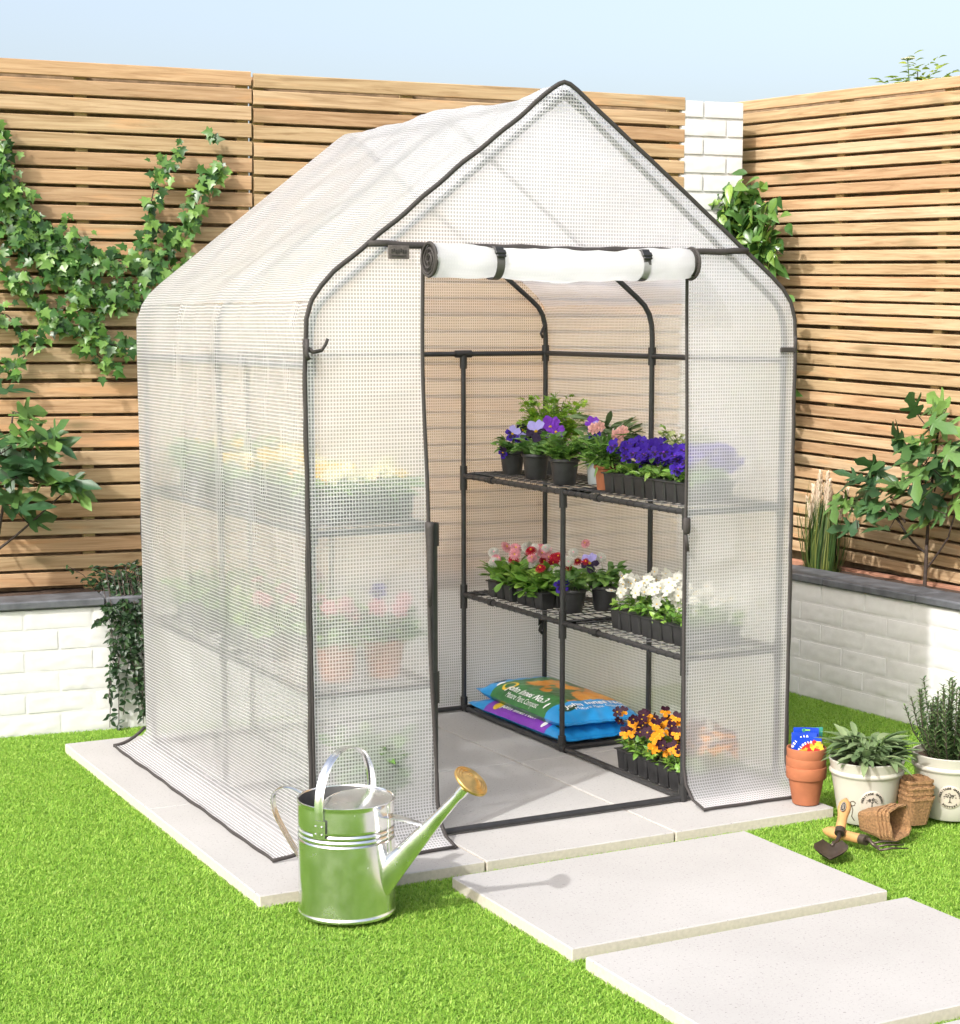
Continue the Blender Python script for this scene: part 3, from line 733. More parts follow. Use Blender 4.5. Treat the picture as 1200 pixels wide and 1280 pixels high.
def climb(lv, stems, path, n, spread, L0, off=.03, tpl=IVY, droop=.5):
    p = [Vector((x, -off, z)) for x, z in path]
    seg = [(a, b, (b-a).length) for a, b in zip(p[:-1], p[1:])]; tot = sum(s_[2] for s_ in seg) or 1
    if len(p) > 1:
        q = []
        for a, b, l in seg:
            for i in range(max(2, int(l/.03))): q.append(a.lerp(b, i/max(2, int(l/.03)))+Vector((random.gauss(0, .004), random.gauss(0, .004), random.gauss(0, .004))))
        stems.tube(q+[p[-1]], .0022, 5)
    for i in range(n):
        d = random.random()*tot; k = 0
        while k < len(seg)-1 and d > seg[k][2]: d -= seg[k][2]; k += 1
        a, b, l = seg[k] if seg else (p[0], p[0], 1); c = a.lerp(b, min(1, d/max(l, 1e-6)))
        pos = c+Vector((random.gauss(0, spread), -abs(random.gauss(0, .022)), random.gauss(0, spread)))
        ang = random.gauss(-math.pi/2, 1.0); dr_ = Vector((math.cos(ang), random.gauss(-.25, .3), math.sin(ang)*.9))
        nr_ = Vector((random.gauss(-.25, .45), -1, random.gauss(.45, .4)))
        lv.add(tpl, pos, dr_, nr_, L0*random.uniform(.6, 1.25))
t = thing('ivy', 'green ivy trailing across the left slatted fence', 'ivy'); t.matrix_world = FL
lv = Leaves(); st = MB()
paths = [([(.0, 1.93), (.051, 1.881), (.082, 1.842), (.13, 1.724), (.208, 1.645), (.314, 1.592), (.421, 1.553)], 260, .036), ([(.0, 1.80), (.051, 1.722), (.127, 1.617), (.232, 1.564), (.34, 1.552)], 190, .042),
 ([(.421, 1.553), (.56, 1.554), (.673, 1.625), (.731, 1.709), (.776, 1.82), (.848, 1.891)], 150, .022), ([(.561, 1.596), (.592, 1.761), (.637, 1.885), (.694, 1.927)], 62, .02), ([(.79, 1.975), (.83, 1.997)], 4, .008),
 ([(.34, 1.566), (.31, 1.457), (.446, 1.43), (.572, 1.499), (.70, 1.53)], 120, .024), ([(.0, 1.56), (.123, 1.482), (.174, 1.415), (.226, 1.361), (.332, 1.292), (.439, 1.181)], 120, .023),
 ([(.254, 1.402), (.361, 1.347), (.414, 1.265), (.547, 1.25)], 62, .02), ([(.0, 1.42), (.144, 1.32), (.196, 1.266), (.114, 1.198), (.0, 1.16)], 66, .022), ([(.05, 2.06), (.09, 1.936), (.09, 1.803)], 40, .02),
 ([(.31, 1.457), (.363, 1.402), (.528, 1.416), (.62, 1.41)], 62, .022), ([(.393, 1.512), (.312, 1.538), (.23, 1.483)], 46, .026), ([(-.3, 1.6), (-.1, 1.7), (.0, 1.9)], 90, .05)]
for p_, n_, s_ in paths: climb(lv, st, p_, int(n_*1.08), s_*.9, .038)
lv.build('foliage', L['ivy'], t); st.build('stem', M['bark'], t, True)

def branchy(base, tips, r0, mid=None, wob_=.01):
    """curved limbs from base to each tip"""
    out = []
    for tp in tips:
        a, b = Vector(base), Vector(tp); c = (a+b)/2+Vector(mid or (0, 0, 0)) if mid else a.lerp(b, .5)+Vector((0, 0, .05*(b-a).length))
        out.append([((1-s_)**2)*a+2*s_*(1-s_)*c+s_*s_*b+rvec(wob_*.3) for s_ in [i/8 for i in range(9)]])
    return out

def fig(name, label, Mx, base, limbs, leaves, L0, lean=(0, 0)):
    t = thing(name, label, 'shrub'); t.matrix_world = Mx
    st = MB(); lv = Leaves()
    for (a, b, ra, rb) in limbs:
        a, b = Vector(a), Vector(b); n_ = 8
        c = a.lerp(b, .5)+Vector((random.gauss(0, .012), random.gauss(0, .012), -.02*(abs(b.x-a.x) > .08)))
        pts_ = [((1-s_)**2)*a+2*s_*(1-s_)*c+s_*s_*b for s_ in [i/n_ for i in range(n_+1)]]
        st.tube(pts_, [ra+(rb-ra)*i/n_ for i in range(n_+1)], 7)
    for (c, n_, sp, sz) in leaves:
        for i in range(max(2, int(n_*.78))):
            a = random.uniform(0, 6.28); tilt = random.uniform(-.5, .55)
            p = Vector(c)+rvec(sp); d = Vector((math.cos(a), -abs(math.sin(a))*.8+.25, tilt))
            st.tube([Vector(c), p], .0018, 4)
            nr_ = Vector((random.gauss(-.2, .4), -.75+random.gauss(0, .3), .9+random.gauss(0, .35)))
            lv.add(FIG, p, d, nr_, sz*random.uniform(.85, 1.5), sz*random.uniform(1.0, 1.5))
    st.build('trunk', M['bark'], t, True); lv.build('foliage', L['fig'], t); return t
# right fig: trunk at s=.551
fig('fig_shrub', 'fig shrub with large lobed leaves and a dark forked stem in the right raised bed', FR, None,
    [((.551, -.12, .37), (.556, -.12, .56), .0075, .0065), ((.556, -.12, .56), (.585, -.11, .96), .0062, .004), ((.556, -.12, .53), (.42, -.14, .66), .0045, .004), ((.42, -.14, .66), (.19, -.16, .70), .004, .003), ((.42, -.14, .66), (.50, -.18, .64), .003, .002),
     ((.551, -.12, .47), (.66, -.12, .60), .004, .003), ((.66, -.12, .6), (.74, -.12, .78), .003, .002), ((.585, -.11, .96), (.60, -.1, 1.03), .004, .002), ((.58, -.11, .80), (.5, -.16, .92), .003, .002), ((.575, -.11, .75), (.68, -.15, .9), .003, .002), ((.30, -.15, .70), (.31, -.15, .80), .003, .002)],
    [((.60, -.12, 1.03), 5, .02, .10), ((.59, -.14, .95), 7, .035, .105), ((.5, -.16, .92), 5, .025, .10), ((.57, -.15, .85), 8, .04, .10), ((.68, -.15, .90), 6, .03, .10), ((.56, -.17, .76), 8, .045, .10), ((.67, -.16, .80), 7, .04, .10),
     ((.42, -.17, .72), 7, .035, .10), ((.31, -.16, .80), 6, .022, .085), ((.33, -.17, .70), 6, .035, .095), ((.21, -.17, .70), 5, .025, .095), ((.46, -.18, .65), 5, .03, .10), ((.26, -.18, .64), 5, .025, .085), ((.74, -.14, .79), 7, .04, .095), ((.70, -.16, .68), 7, .04, .09), ((.84, -.15, .75), 8, .05, .09), ((.80, -.13, .92), 7, .04, .09)], .1)
# left fig
fig('fig_shrub', 'fig shrub with lobed leaves cut off by the left edge of the photo', FL, None,
    [((-.02, -.13, .38), (.02, -.13, .56), .008, .007), ((.02, -.13, .56), (.07, -.13, .80), .006, .005), ((.07, -.13, .8), (.09, -.12, 1.04), .005, .003), ((.02, -.13, .57), (.20, -.15, .72), .005, .003), ((.2, -.15, .72), (.28, -.16, .79), .003, .002), ((.02, -.13, .56), (-.12, -.13, .8), .005, .003), ((.08, -.13, .86), (.2, -.15, .93), .003, .002)],
    [((.09, -.13, 1.04), 6, .025, .095), ((.12, -.15, .96), 7, .03, .10), ((.2, -.16, .93), 5, .02, .085), ((.17, -.17, .84), 9, .035, .105), ((.23, -.17, .78), 6, .025, .10), ((.09, -.18, .82), 8, .04, .11), ((.07, -.17, .72), 8, .035, .105), ((.28, -.16, .80), 3, .015, .09), ((-.1, -.16, .85), 10, .06, .10), ((-.05, -.16, .98), 7, .05, .1), ((.04, -.16, .9), 6, .04, .1)], .1)

# rubber-leaved ficus behind the greenhouse on the right
t = thing('ficus_shrub', 'leafy ficus showing behind the right roof edge of the greenhouse', 'shrub'); t.matrix_world = FR
st = MB(); lv = Leaves(); base = Vector((-.36, -.12, .37))
st.tube([base, (-.37, -.13, .8), (-.40, -.14, 1.2), (-.42, -.15, 1.55)], [.011, .009, .008, .005], 7)
tips = [(-.27, -.17, 1.80), (-.22, -.18, 1.70), (-.20, -.18, 1.60), (-.30, -.18, 1.62), (-.42, -.17, 1.83), (-.50, -.2, 1.80), (-.60, -.2, 1.80), (-.66, -.2, 1.74), (-.36, -.2, 1.72), (-.45, -.2, 1.68), (-.55, -.2, 1.66), (-.72, -.2, 1.84), (-.80, -.2, 1.85), (-.86, -.2, 1.84), (-.78, -.2, 1.78), (-.70, -.2, 1.79), (-.55, -.17, 1.865), (-.62, -.18, 1.87), (-.48, -.17, 1.86), (-.66, -.18, 1.85), (-.40, -.16, 1.87), (-.33, -.18, 1.84), (-.52, -.18, 1.72), (-.36, -.18, 1.55),
        (-.19, -.16, 1.40), (-.16, -.16, 1.33), (-.25, -.17, 1.3), (-.20, -.15, 1.22), (-.17, -.15, 1.13), (-.24, -.16, 1.05), (-.3, -.17, 1.42), (-.19, -.15, .95), (-.3, -.16, .9), (-.4, -.17, 1.1)]
for tp in tips:
    tp = Vector(tp); b = Vector((-.40, -.14, min(tp.z-.12, 1.5)))
    c = b.lerp(tp, .5)+Vector((0, -.01, .05)); pp = [((1-s_)**2)*b+2*s_*(1-s_)*c+s_*s_*tp for s_ in [i/7 for i in range(8)]]
    st.tube(pp, [.003-.0018*i/7 for i in range(8)], 5)
    for i in range(30):
        q = pp[random.randint(2, 7)].copy()+rvec(.022); a = random.uniform(0, 6.28)
        lv.add(OVATE, q, (math.cos(a)*.8, -abs(math.sin(a))*.5, random.uniform(-1.1, .35)), (random.gauss(-.3, .4), -.8, .7+random.gauss(0, .3)), random.uniform(.055, .085), random.uniform(.055, .075))
st.build('trunk', M['bark'], t, True); lv.build('foliage', L['ficus'], t)

# ornamental grass with plumes
t = thing('ornamental_grass', 'clump of dark ornamental grass with cream plumes in the right raised bed', 'grass clump'); t.matrix_world = FR @ Matrix.Translation((.012, -.12, .37))
lv = Leaves()
for i in range(520):
    a = random.uniform(0, 6.28); r_ = .064*math.sqrt(random.random()); ln = random.uniform(.16, .33)*(1.15 if random.random() < .12 else 1); sp = random.gauss(.12, .17)
    lv.add(BLADE, (math.cos(a)*r_, math.sin(a)*r_*.7, 0), (math.cos(a)*abs(sp)*1.3, math.sin(a)*abs(sp)*.8, 1), (math.cos(a), math.sin(a), .2), ln, .17)
lv.build('foliage', L['grassb'], t)
for (x, z, lx) in [(-.05, .345, -.02), (-.03, .36, 0), (.0, .405, .01), (.022, .40, .012), (.055, .375, .01), (-.068, .30, -.03), (.10, .345, .03), (.012, .33, 0), (-.015, .31, -.01)]:
    mb = MB(); b = Vector((x*.5, random.uniform(-.03, .03), .1)); e = Vector((x+lx, b.y*1.2, z))
    mb.tube([b, b.lerp(e, .5), e], .0012, 4)
    dd = (e-b).normalized(); pl = Leaves()
    for k in range(150):
        s_ = random.random(); wv = .011*math.sin(math.pi*min(1, s_*.92+.08)); a = random.uniform(0, 6.28)
        c = e-dd*.115*(1-s_)+Vector((math.cos(a)*wv*.5, math.sin(a)*wv*.5, 0))
        pl.add(NEEDLE, c, dd*1.0+Vector((math.cos(a)*.6, math.sin(a)*.6, .1)), (math.cos(a), math.sin(a), 0), .02, .035)
    o = pl.build('plume', M['plume'], t); mb.build('stem', M['stemg'], o, True)

# trailing plant over the left bed
t = thing('trailing_plant', 'dark small-leaved plant trailing down the left white brick wall', 'trailing plant'); t.matrix_world = FL
lv = Leaves(); st = MB()
for k in range(30):
    x0 = random.uniform(.33, .50); out = random.uniform(-.372, -.395); x1 = x0+random.gauss(.02, .05); z1 = random.choice([random.uniform(0, .25), random.uniform(-.03, .12), random.uniform(.2, .38)])
    if k in (0, 1): x1, z1 = .345+.03*k, -.015
    pp = [Vector((.42+random.gauss(0, .03), -.13, .39)), Vector((x0, -.28, .47+random.uniform(-.02, .05))), Vector((x0, out, .40)), Vector(((x0+x1)/2+random.gauss(0, .012), out, (.4+z1)/2)), Vector((x1, out-.015, z1))]
    q = [pp[0].lerp(pp[1], .5), pp[1], pp[1].lerp(pp[2], .6), pp[2]]+[pp[2].lerp(pp[3], i/5) for i in range(1, 5)]+[pp[3].lerp(pp[4], i/6) for i in range(7)]
    st.tube(q, .0012, 4)
    for i in range(34):
        u_ = random.random()*(len(q)-1); i0 = int(u_); c = q[i0].lerp(q[min(i0+1, len(q)-1)], u_-i0); a = random.uniform(0, 6.28)
        lv.add(OVATE, c+rvec(.003), (math.cos(a)*.9, -abs(math.sin(a))*.6, random.uniform(-.9, .3)), (random.gauss(-.2, .3), -1, random.gauss(.4, .4)), random.uniform(.018, .030), random.uniform(.018, .026))
for k in range(26):
    a = Vector((.42+random.gauss(0, .05), -.14, .40)); b = a+Vector((random.gauss(-.01, .07), random.uniform(-.09, .03), random.uniform(.02, .12)))
    st.tube([a, a.lerp(b, .5)+Vector((0, 0, .02)), b], .0012, 4)
    for i in range(16):
        c = a.lerp(b, random.uniform(.3, 1)); an = random.uniform(0, 6.28)
        lv.add(OVATE, c+rvec(.006), (math.cos(an), math.sin(an)*.6-.2, random.uniform(-.5, .4)), (random.gauss(0, .3), -.6, .8), random.uniform(.018, .030), random.uniform(.014, .022))
st.build('stem', M['bark'], t, True); lv.build('foliage', L['ivy2'], t)

# elder beyond the right fence
t = thing('elder_shrub', 'yellow-green elder sprig with a flower head showing over the top of the right fence', 'shrub'); t.matrix_world = FR
st = MB(); lv = Leaves()
for (x, z, y) in [(.02, 2.225, .18), (.06, 2.23, .2), (.115, 2.275, .2), (.14, 2.24, .22), (.19, 2.215, .2), (.10, 2.2, .2), (.235, 2.20, .2), (.0, 2.16, .22)]:
    b = Vector((.12, .2, .2)); e = Vector((x, y, z-.02)); st.tube([b, Vector((.12+(x-.12)*.4, .2, 1.5)), e], [.008, .005, .002], 6)
    for s_ in range(3):
        az = random.uniform(0, 6.28); ax_ = Vector((math.cos(az), math.sin(az)*.5, .45)).normalized()
        for k in range(5):
            sd_ = -1 if k % 2 else 1; c = e+ax_*.018*(k+1)
            lv.add(OVATE, c, ax_*.6+Vector((-ax_.y*sd_, ax_.x*sd_, random.uniform(-.1, .2))), (random.gauss(0, .3), -.5, 1), random.uniform(.032, .045), .03)
st.build('trunk', M['bark'], t, True); lv.build('foliage', L['elder'], t)
mb = MB(); c = Vector((.072, .19, 2.30)); mb.tube([(.09, .2, 2.1), c], .002, 5)
for k in range(46):
    a = random.uniform(0, 6.28); r_ = .026*math.sqrt(random.random()); p = c+Vector((math.cos(a)*r_, math.sin(a)*r_, .012-r_*.2)); mb.tube([c, p], .0006, 4); mb.lathe([(0, -.002), (.0028, 0), (0, .003)], 6, Matrix.Translation(p), 1)
mb.build('flower_head', [M['stemg'], P['cream']], t)
# small stones on the right bed
for k, (x, y, la) in enumerate([(.60, -.17, 'small grey stone beside the stem of the right fig shrub'), (.27, -.185, 'small pale stone on the soil left of the right fig shrub')]):
    bm = bmesh.new(); bmesh.ops.create_icosphere(bm, subdivisions=3, radius=.022 if k == 0 else .014)
    for v in bm.verts: v.co *= 1+.35*mnoise.noise(v.co*45+Vector((k*9, 0, 0))); v.co.x *= 1.5; v.co.z *= .7
    mb = MB(); bm.verts.index_update(); mb.add([v.co.copy() for v in bm.verts], [[v.index for v in f.verts] for f in bm.faces]); bm.free()
    o = mb.build('stone', M['coping'], None, True); o.matrix_world = FR @ Matrix.Translation((x, y, .405)); tag(o, la, 'stone')

# ================================================================= FLOWER AND POT BUILDERS
def petal_fan(mb, ang, r, wid, z, mi, ruff=.08, n=8, cup=.12, r0=.02):
    vs = [(0, 0, z)]
    for i in range(n+1):
        t_ = i/n*2-1; a = ang+t_*wid
        rr = r*(1-.55*abs(t_)**2.6)*(1+.06*math.sin(i*2.1+ang*3))
        vs.append((math.cos(a)*rr, math.sin(a)*rr, z+cup*rr+ruff*r*math.sin(i*1.9+ang*5)*.5))
    mb.add(vs, [[0, i+1, i+2] for i in range(n)], None, mi)
def pansy_mesh(name, up_, low, blotch, eye='yellow', cup=.15):
    mb = MB(); A = math.pi/2
    petal_fan(mb, A+.55, .52, .75, 0, 0, cup=cup); petal_fan(mb, A-.55, .52, .75, .012, 0, cup=cup)
    petal_fan(mb, A+1.75, .46, .62, .03, 1, cup=cup*.6); petal_fan(mb, A-1.75, .46, .62, .04, 1, cup=cup*.6); petal_fan(mb, -A, .5, .80, .05, 1, cup=cup*.5)
    if blotch:
        petal_fan(mb, A+1.75, .28, .5, .05, 2, cup=cup*.5); petal_fan(mb, A-1.75, .28, .5, .06, 2, cup=cup*.5); petal_fan(mb, -A, .33, .6, .075, 2, cup=cup*.4)
    mb.lathe([(0, .12), (.06, .10), (.075, .07)], 7, None, 3)
    o = mb.build(name, [P[up_], P[low], P[blotch or low], P[eye]], None, True); me = o.data; bpy.data.objects.remove(o); return me
def daisy_mesh(name, c1, c2):
    mb = MB()
    for ring, (n_, r_, z_, dz) in enumerate([(17, .5, 0, -.06), (14, .42, .06, .02), (11, .32, .12, .08), (8, .2, .16, .12)]):
        for k in range(n_):
            a = 6.283*k/n_+ring*.3; w_ = .11; ca, sa = math.cos(a), math.sin(a); px, py = -sa, ca
            pts_ = [(ca*.05-px*w_*.3, sa*.05-py*w_*.3, z_), (ca*.05+px*w_*.3, sa*.05+py*w_*.3, z_), (ca*r_+px*w_*.5, sa*r_+py*w_*.5, z_+dz), (ca*r_*1.08, sa*r_*1.08, z_+dz), (ca*r_-px*w_*.5, sa*r_-py*w_*.5, z_+dz)]
            mb.add(pts_, [[0, 1, 2, 3, 4]], None, 0)
    mb.lathe([(0, .2), (.09, .18), (.13, .12)], 8, None, 1)
    mb.lathe([(0, -.12), (.16, -.08), (.2, 0)], 8, None, 2)
    o = mb.build(name, [P[c1], P[c2], P['grn']], None, True); me = o.data; bpy.data.objects.remove(o); return me
def frilly_mesh(name, c):
    mb = MB()
    for ring, (n_, r_, z_, cu) in enumerate([(7, .5, 0, .1), (6, .42, .08, .3), (5, .32, .15, .6), (4, .22, .2, 1.0)]):
        for k in range(n_): petal_fan(mb, 6.283*k/n_+ring*.5, r_, .55, z_, 0, ruff=.3, n=7, cup=cu)
    o = mb.build(name, [P[c]], None, True); me = o.data; bpy.data.objects.remove(o); return me
F = {'violet': pansy_mesh('flower', 'violet', 'violet', 'dark', 'purple'), 'purple': pansy_mesh('flower', 'purple', 'purple', None), 'lilac': pansy_mesh('flower', 'lilac', 'dark', 'dark'), 'bicol': pansy_mesh('flower', 'lilac', 'violet', 'dark'),
     'dark': pansy_mesh('flower', 'dark', 'violet', 'dark'), 'white': pansy_mesh('flower', 'white', 'white', None), 'orange': pansy_mesh('flower', 'maroon', 'orange', None), 'orange2': pansy_mesh('flower', 'maroon', 'maroon', 'maroon'),
     'yellow': pansy_mesh('flower', 'yellow', 'yellow', None), 'cream': pansy_mesh('flower', 'cream', 'cream', None), 'oran': pansy_mesh('flower', 'orange', 'orange', None), 'dpink': daisy_mesh('flower', 'pink', 'yellow'), 'dred': daisy_mesh('flower', 'red', 'yellow'), 'dwhite': daisy_mesh('flower', 'white', 'pink'),
     'carn': frilly_mesh('flower', 'salmon'), 'geran': frilly_mesh('flower', 'pink')}
def face_mat(pos, nrm, size, roll=None):
    z = Vector(nrm).normalized(); upv = Vector((0, 0, 1))
    y = upv-z*upv.dot(z)
    y = y.normalized() if y.length > .05 else z.orthogonal().normalized()
    x = y.cross(z); m_ = Matrix((x, y, z)).transposed().to_4x4()
    return Matrix.Translation(pos) @ m_ @ Matrix.Rotation(random.gauss(0, .35) if roll is None else roll, 4, 'Z') @ Matrix.Scale(size, 4)
CAMD = Vector((-.46, -.80, .25))          # sunlit side towards the lawn
def flower(t, key, pos, size, toward=None, jit=.45):
    d = (Vector(toward) if toward else Vector((-.45, -.6, .65)))+rvec(jit)*.8
    return share('flower', F[key], t, face_mat(Vector(pos), d, size))
def cell_tray(mb, nx, ny, c, h, z0=0, taper=.80):
    X, Y = nx*c/2, ny*c/2
    for i in range(nx):
        for j in range(ny):
            cx, cy = -X+c*(i+.5), -Y+c*(j+.5); a, b = c*.485, c*.485*taper
            r_ = .18
            def ring(s_, z): return [(cx+s_*x, cy+s_*y, z) for x, y in [(-1, -1+r_), (-1+r_, -1), (1-r_, -1), (1, -1+r_), (1, 1-r_), (1-r_, 1), (-1+r_, 1), (-1, 1-r_)]]
            v = ring(b, z0)+ring(a*.97, z0+h*.86)+ring(a, z0+h)+ring(a*.8, z0+h-.004)
            fs = [list(range(8))[::-1]]
            for q in range(3):
                for k in range(8): fs.append([q*8+k, q*8+(k+1) % 8, (q+1)*8+(k+1) % 8, (q+1)*8+k])
            mb.add(v, fs)
    mb.box((0, 0, z0+h-.003), (2*X+.006, 2*Y+.006, .004), bev=.001)
def round_pot(mb, r0, r1, h, rim=.012, th=.003, n=28, mi=0, rimout=.004):
    mb.lathe([(0, 0), (r0*.97, 0), (r0, .003), (r0+(r1-r0)*.86, h-rim), (r1-.001+rimout*.2, h-rim+.0005), (r1+rimout, h-rim+.003), (r1+rimout, h-.002), (r1+rimout-.001, h), (r1-th+.001, h), (r1-th, h-.003), (r0-th+.2*(r1-r0), h*.3)], n, None, mi)
def tuft(lv, st, c, n, rad, hgt, tpl, L0, W0=None, spread=1.0, up_=.9, per=5, zr=(0.25, 1)):
    """leaves on short curved stems rising from c"""
    for i in range(n):
        a = random.uniform(0, 6.283); r_ = rad*math.sqrt(random.random())*spread; e = Vector((c[0]+math.cos(a)*r_, c[1]+math.sin(a)*r_, c[2]+hgt*random.uniform(*zr)))
        b = Vector((c[0]+math.cos(a)*r_*.3, c[1]+math.sin(a)*r_*.3, c[2])); m_ = b.lerp(e, .5)+Vector((-math.cos(a)*r_*.15, -math.sin(a)*r_*.15, hgt*.1))
        st.tube([b, m_, e], .0009, 4)
        for k in range(per):
            q = b.lerp(e, .35+.65*random.random())+rvec(.004); an = a+random.gauss(0, 1.1)
            lv.add(tpl, q, (math.cos(an), math.sin(an), random.gauss(up_*.5, .45)), (random.gauss(0, .4), random.gauss(0, .4), 1), L0*random.uniform(.65, 1.2), (W0 or L0)*random.uniform(.8, 1.15))
def pot_soil(t, r, z):
    mb = MB(); mb.lathe([(0, z+.003), (r*.6, z+.002), (r, z)], 20); return mb.build('soil', M['soil'], t, True)

def tray_of(name, label, cat, loc, rz, nx, ny, c, h, leafm, tpl, L0, hgt, flowers, group=None, dens=5.0, ftoward=None, per=5, lowf=.55, leafW=None):
    t = thing(name, label, cat, loc, rz, group)
    mb = MB(); cell_tray(mb, nx, ny, c, h); mb.build('tray', M['blackpot'], t)
    lv = Leaves(); st = MB(); X, Y = nx*c/2, ny*c/2
    for i in range(nx):
        for j in range(ny): tuft(lv, st, (-X+c*(i+.5), -Y+c*(j+.5), h-.006), int(dens), c*.75, hgt, tpl, L0, leafW, per=per)
    lv.build('foliage', leafm, t); st.build('stem', M['stemg'], t)
    for key, n, size, z0, z1 in flowers:
        for k in range(n):
            x, y = random.uniform(-X*1.12, X*1.12), random.uniform(-Y*1.08, Y*1.08)
            z = h+random.uniform(z0, z1); flower(t, key, (x, y, z), size*random.uniform(.82, 1.12), ftoward)
    return t

# ================================================================= RIGHT SHELVES
ZS1, ZS2 = H1+.003, H2+.003
def pot_plant(name, label, loc, r0, r1, h, potm, leafm, tpl, L0, n, rad, hgt, flowers=(), per=6, W0=None, cat='potted plant', zr=(.25, 1), up_=.9, rz=0):
    t = thing(name, label, cat, loc, rz); mb = MB(); round_pot(mb, r0, r1, h); mb.build('pot', potm, t, True, 40); pot_soil(t, r1-.003, h-.008)
    lv = Leaves(); st = MB(); tuft(lv, st, (0, 0, h-.008), n, rad, hgt, tpl, L0, W0, per=per, zr=zr, up_=up_); lv.build('foliage', leafm, t); st.build('stem', M['stemg'], t)
    for key, pos, size, toward in flowers:
        b = MB(); b.tube([(pos[0]*.3, pos[1]*.3, h), (pos[0]*.7, pos[1]*.7, pos[2]-.02), (pos[0], pos[1], pos[2]-.002)], .0011, 5); b.build('flower_stem', M['stemg'], t)
        flower(t, key, pos, size, toward, .12)
    return t
TW = (-.55, -.75, .3)
pot_plant('potted_pansy', 'black pot of purple and white pansies, leftmost on the upper shelf', (1.215, 1.20, ZS2), .032, .042, .078, M['blackpot'], L['pansyl'], OVATE, .036, 16, .055, .065,
          [('bicol', (-.015, -.03, .135), .058, TW), ('dark', (.03, -.02, .145), .05, TW), ('violet', (.055, -.02, .128), .05, TW), ('dark', (-.05, -.03, .075), .045, (-.9, -.4, 0)), ('bicol', (.01, -.045, .115), .05, TW)])
pot_plant('potted_pansy', 'black pot with one large lilac dark-faced pansy and purple ones on the upper shelf', (1.185, .985, ZS2), .034, .044, .082, M['blackpot'], L['pansyl'], OVATE, .045, 18, .065, .06,
          [('lilac', (-.01, -.02, .155), .075, TW), ('purple', (.065, .02, .165), .075, (-.3, -.9, .2)), ('purple', (.075, .0, .15), .06, TW)])
pot_plant('potted_seedling', 'black pot of feathery green leaves without flowers, near the middle of the upper shelf', (1.165, .765, ZS2), .036, .045, .082, M['blackpot'], L['feather'], FRILL, .034, 34, .06, .085, per=8, W0=.026)
pot_plant('potted_carnation', 'small terracotta coloured pot of pale pink carnations on the upper shelf', (1.185, .555, ZS2), .024, .031, .075, M['terra'], L['feather'], LANCE, .055, 30, .055, .10,
          [('carn', (-.035, .01, .185), .038, TW), ('carn', (-.02, .0, .192), .036, TW), ('carn', (.03, -.02, .165), .042, TW), ('carn', (.045, -.03, .178), .038, TW), ('carn', (.025, -.035, .15), .036, TW)], per=8, W0=.035)
pot_plant('potted_viola', 'pale grey pot with a violet and white flower behind the carnations', (1.265, .735, ZS2), .027, .034, .07, M['greypot'], L['pansyl'], OVATE, .05, 14, .05, .10,
          [('purple', (-.03, -.02, .19), .05, TW), ('bicol', (-.022, -.03, .172), .055, TW), ('bicol', (-.03, -.025, .158), .04, TW)], per=4)
pot_plant('potted_chervil', 'light green feathery herb rising behind the pansies on the upper shelf', (1.335, 1.13, ZS2), .035, .045, .08, M['blackpot'], L['herb'], FRILL, .03, 95, .115, .205, per=9, W0=.026, zr=(.4, 1))
pot_plant('potted_sage', 'grey-green sage plant standing behind the carnations on the upper shelf', (1.36, .80, ZS2), .035, .045, .08, M['blackpot'], L['sage'], SAGE, .075, 26, .07, .14, per=5, W0=.06, zr=(.4, 1))
pot_plant('potted_euonymus', 'cream and green variegated plant behind the violet pansies', (1.375, .40, ZS2), .035, .045, .08, M['blackpot'], L['varieg'], OVATE, .026, 46, .09, .12, per=9, W0=.022, zr=(.3, 1))
tray_of('pansy_tray', 'black cell tray crowded with deep violet pansies at the front of the upper shelf', 'flower tray', (1.225, .275, ZS2), 0, 3, 8, .056, .06, L['daisyl'], OVATE, .032, .04, [('violet', 96, .047, .03, .09)], 'trays of bedding plants', 4, per=5)
# lower shelf
tray_of('daisy_tray', 'cell tray of pink, red and white button daisies leftmost on the lower shelf', 'flower tray', (1.205, 1.125, ZS1), 0, 3, 3, .056, .055, L['daisyl'], OBOV, .056, .065, [('dpink', 7, .038, .06, .12), ('dred', 7, .036, .06, .115), ('dwhite', 7, .038, .05, .12)], 'trays of bedding plants', 7, per=5)
tray_of('daisy_tray', 'black cell tray of crimson and white button daisies beside the middle shelf post', 'flower tray', (1.215, .935, ZS1), 0, 3, 3, .058, .055, L['daisyl'], OBOV, .056, .055, [('dred', 6, .038, .07, .13), ('dwhite', 7, .038, .05, .14), ('dpink', 5, .036, .09, .16), ('violet', 1, .05, .0, .02)], 'trays of bedding plants', 7, per=5)
pot_plant('potted_viola', 'black pot with a dark violet flower before the middle post, lower shelf', (1.20, .775, ZS1), .034, .043, .075, M['blackpot'], L['pansyl'], OVATE, .04, 18, .06, .065, [('violet', (-.05, -.02, .09), .055, TW), ('dwhite', (.0, .02, .16), .035, TW)])
pot_plant('potted_viola', 'black pot with a pale lilac viola right of the middle post on the lower shelf', (1.315, .765, ZS1), .034, .043, .08, M['blackpot'], L['pansyl'], OVATE, .04, 22, .07, .075, [('lilac', (-.06, -.01, .155), .065, TW), ('dwhite', (-.02, -.01, .17), .036, TW), ('dred', (-.07, .0, .16), .03, TW)])
tray_of('viola_tray', 'black cell tray packed with small white violas on the lower shelf', 'flower tray', (1.235, .245, ZS1), 0, 3, 8, .056, .06, L['daisyl'], OVATE, .026, .055, [('white', 99, .034, .035, .105)], 'trays of bedding plants', 6, per=5)
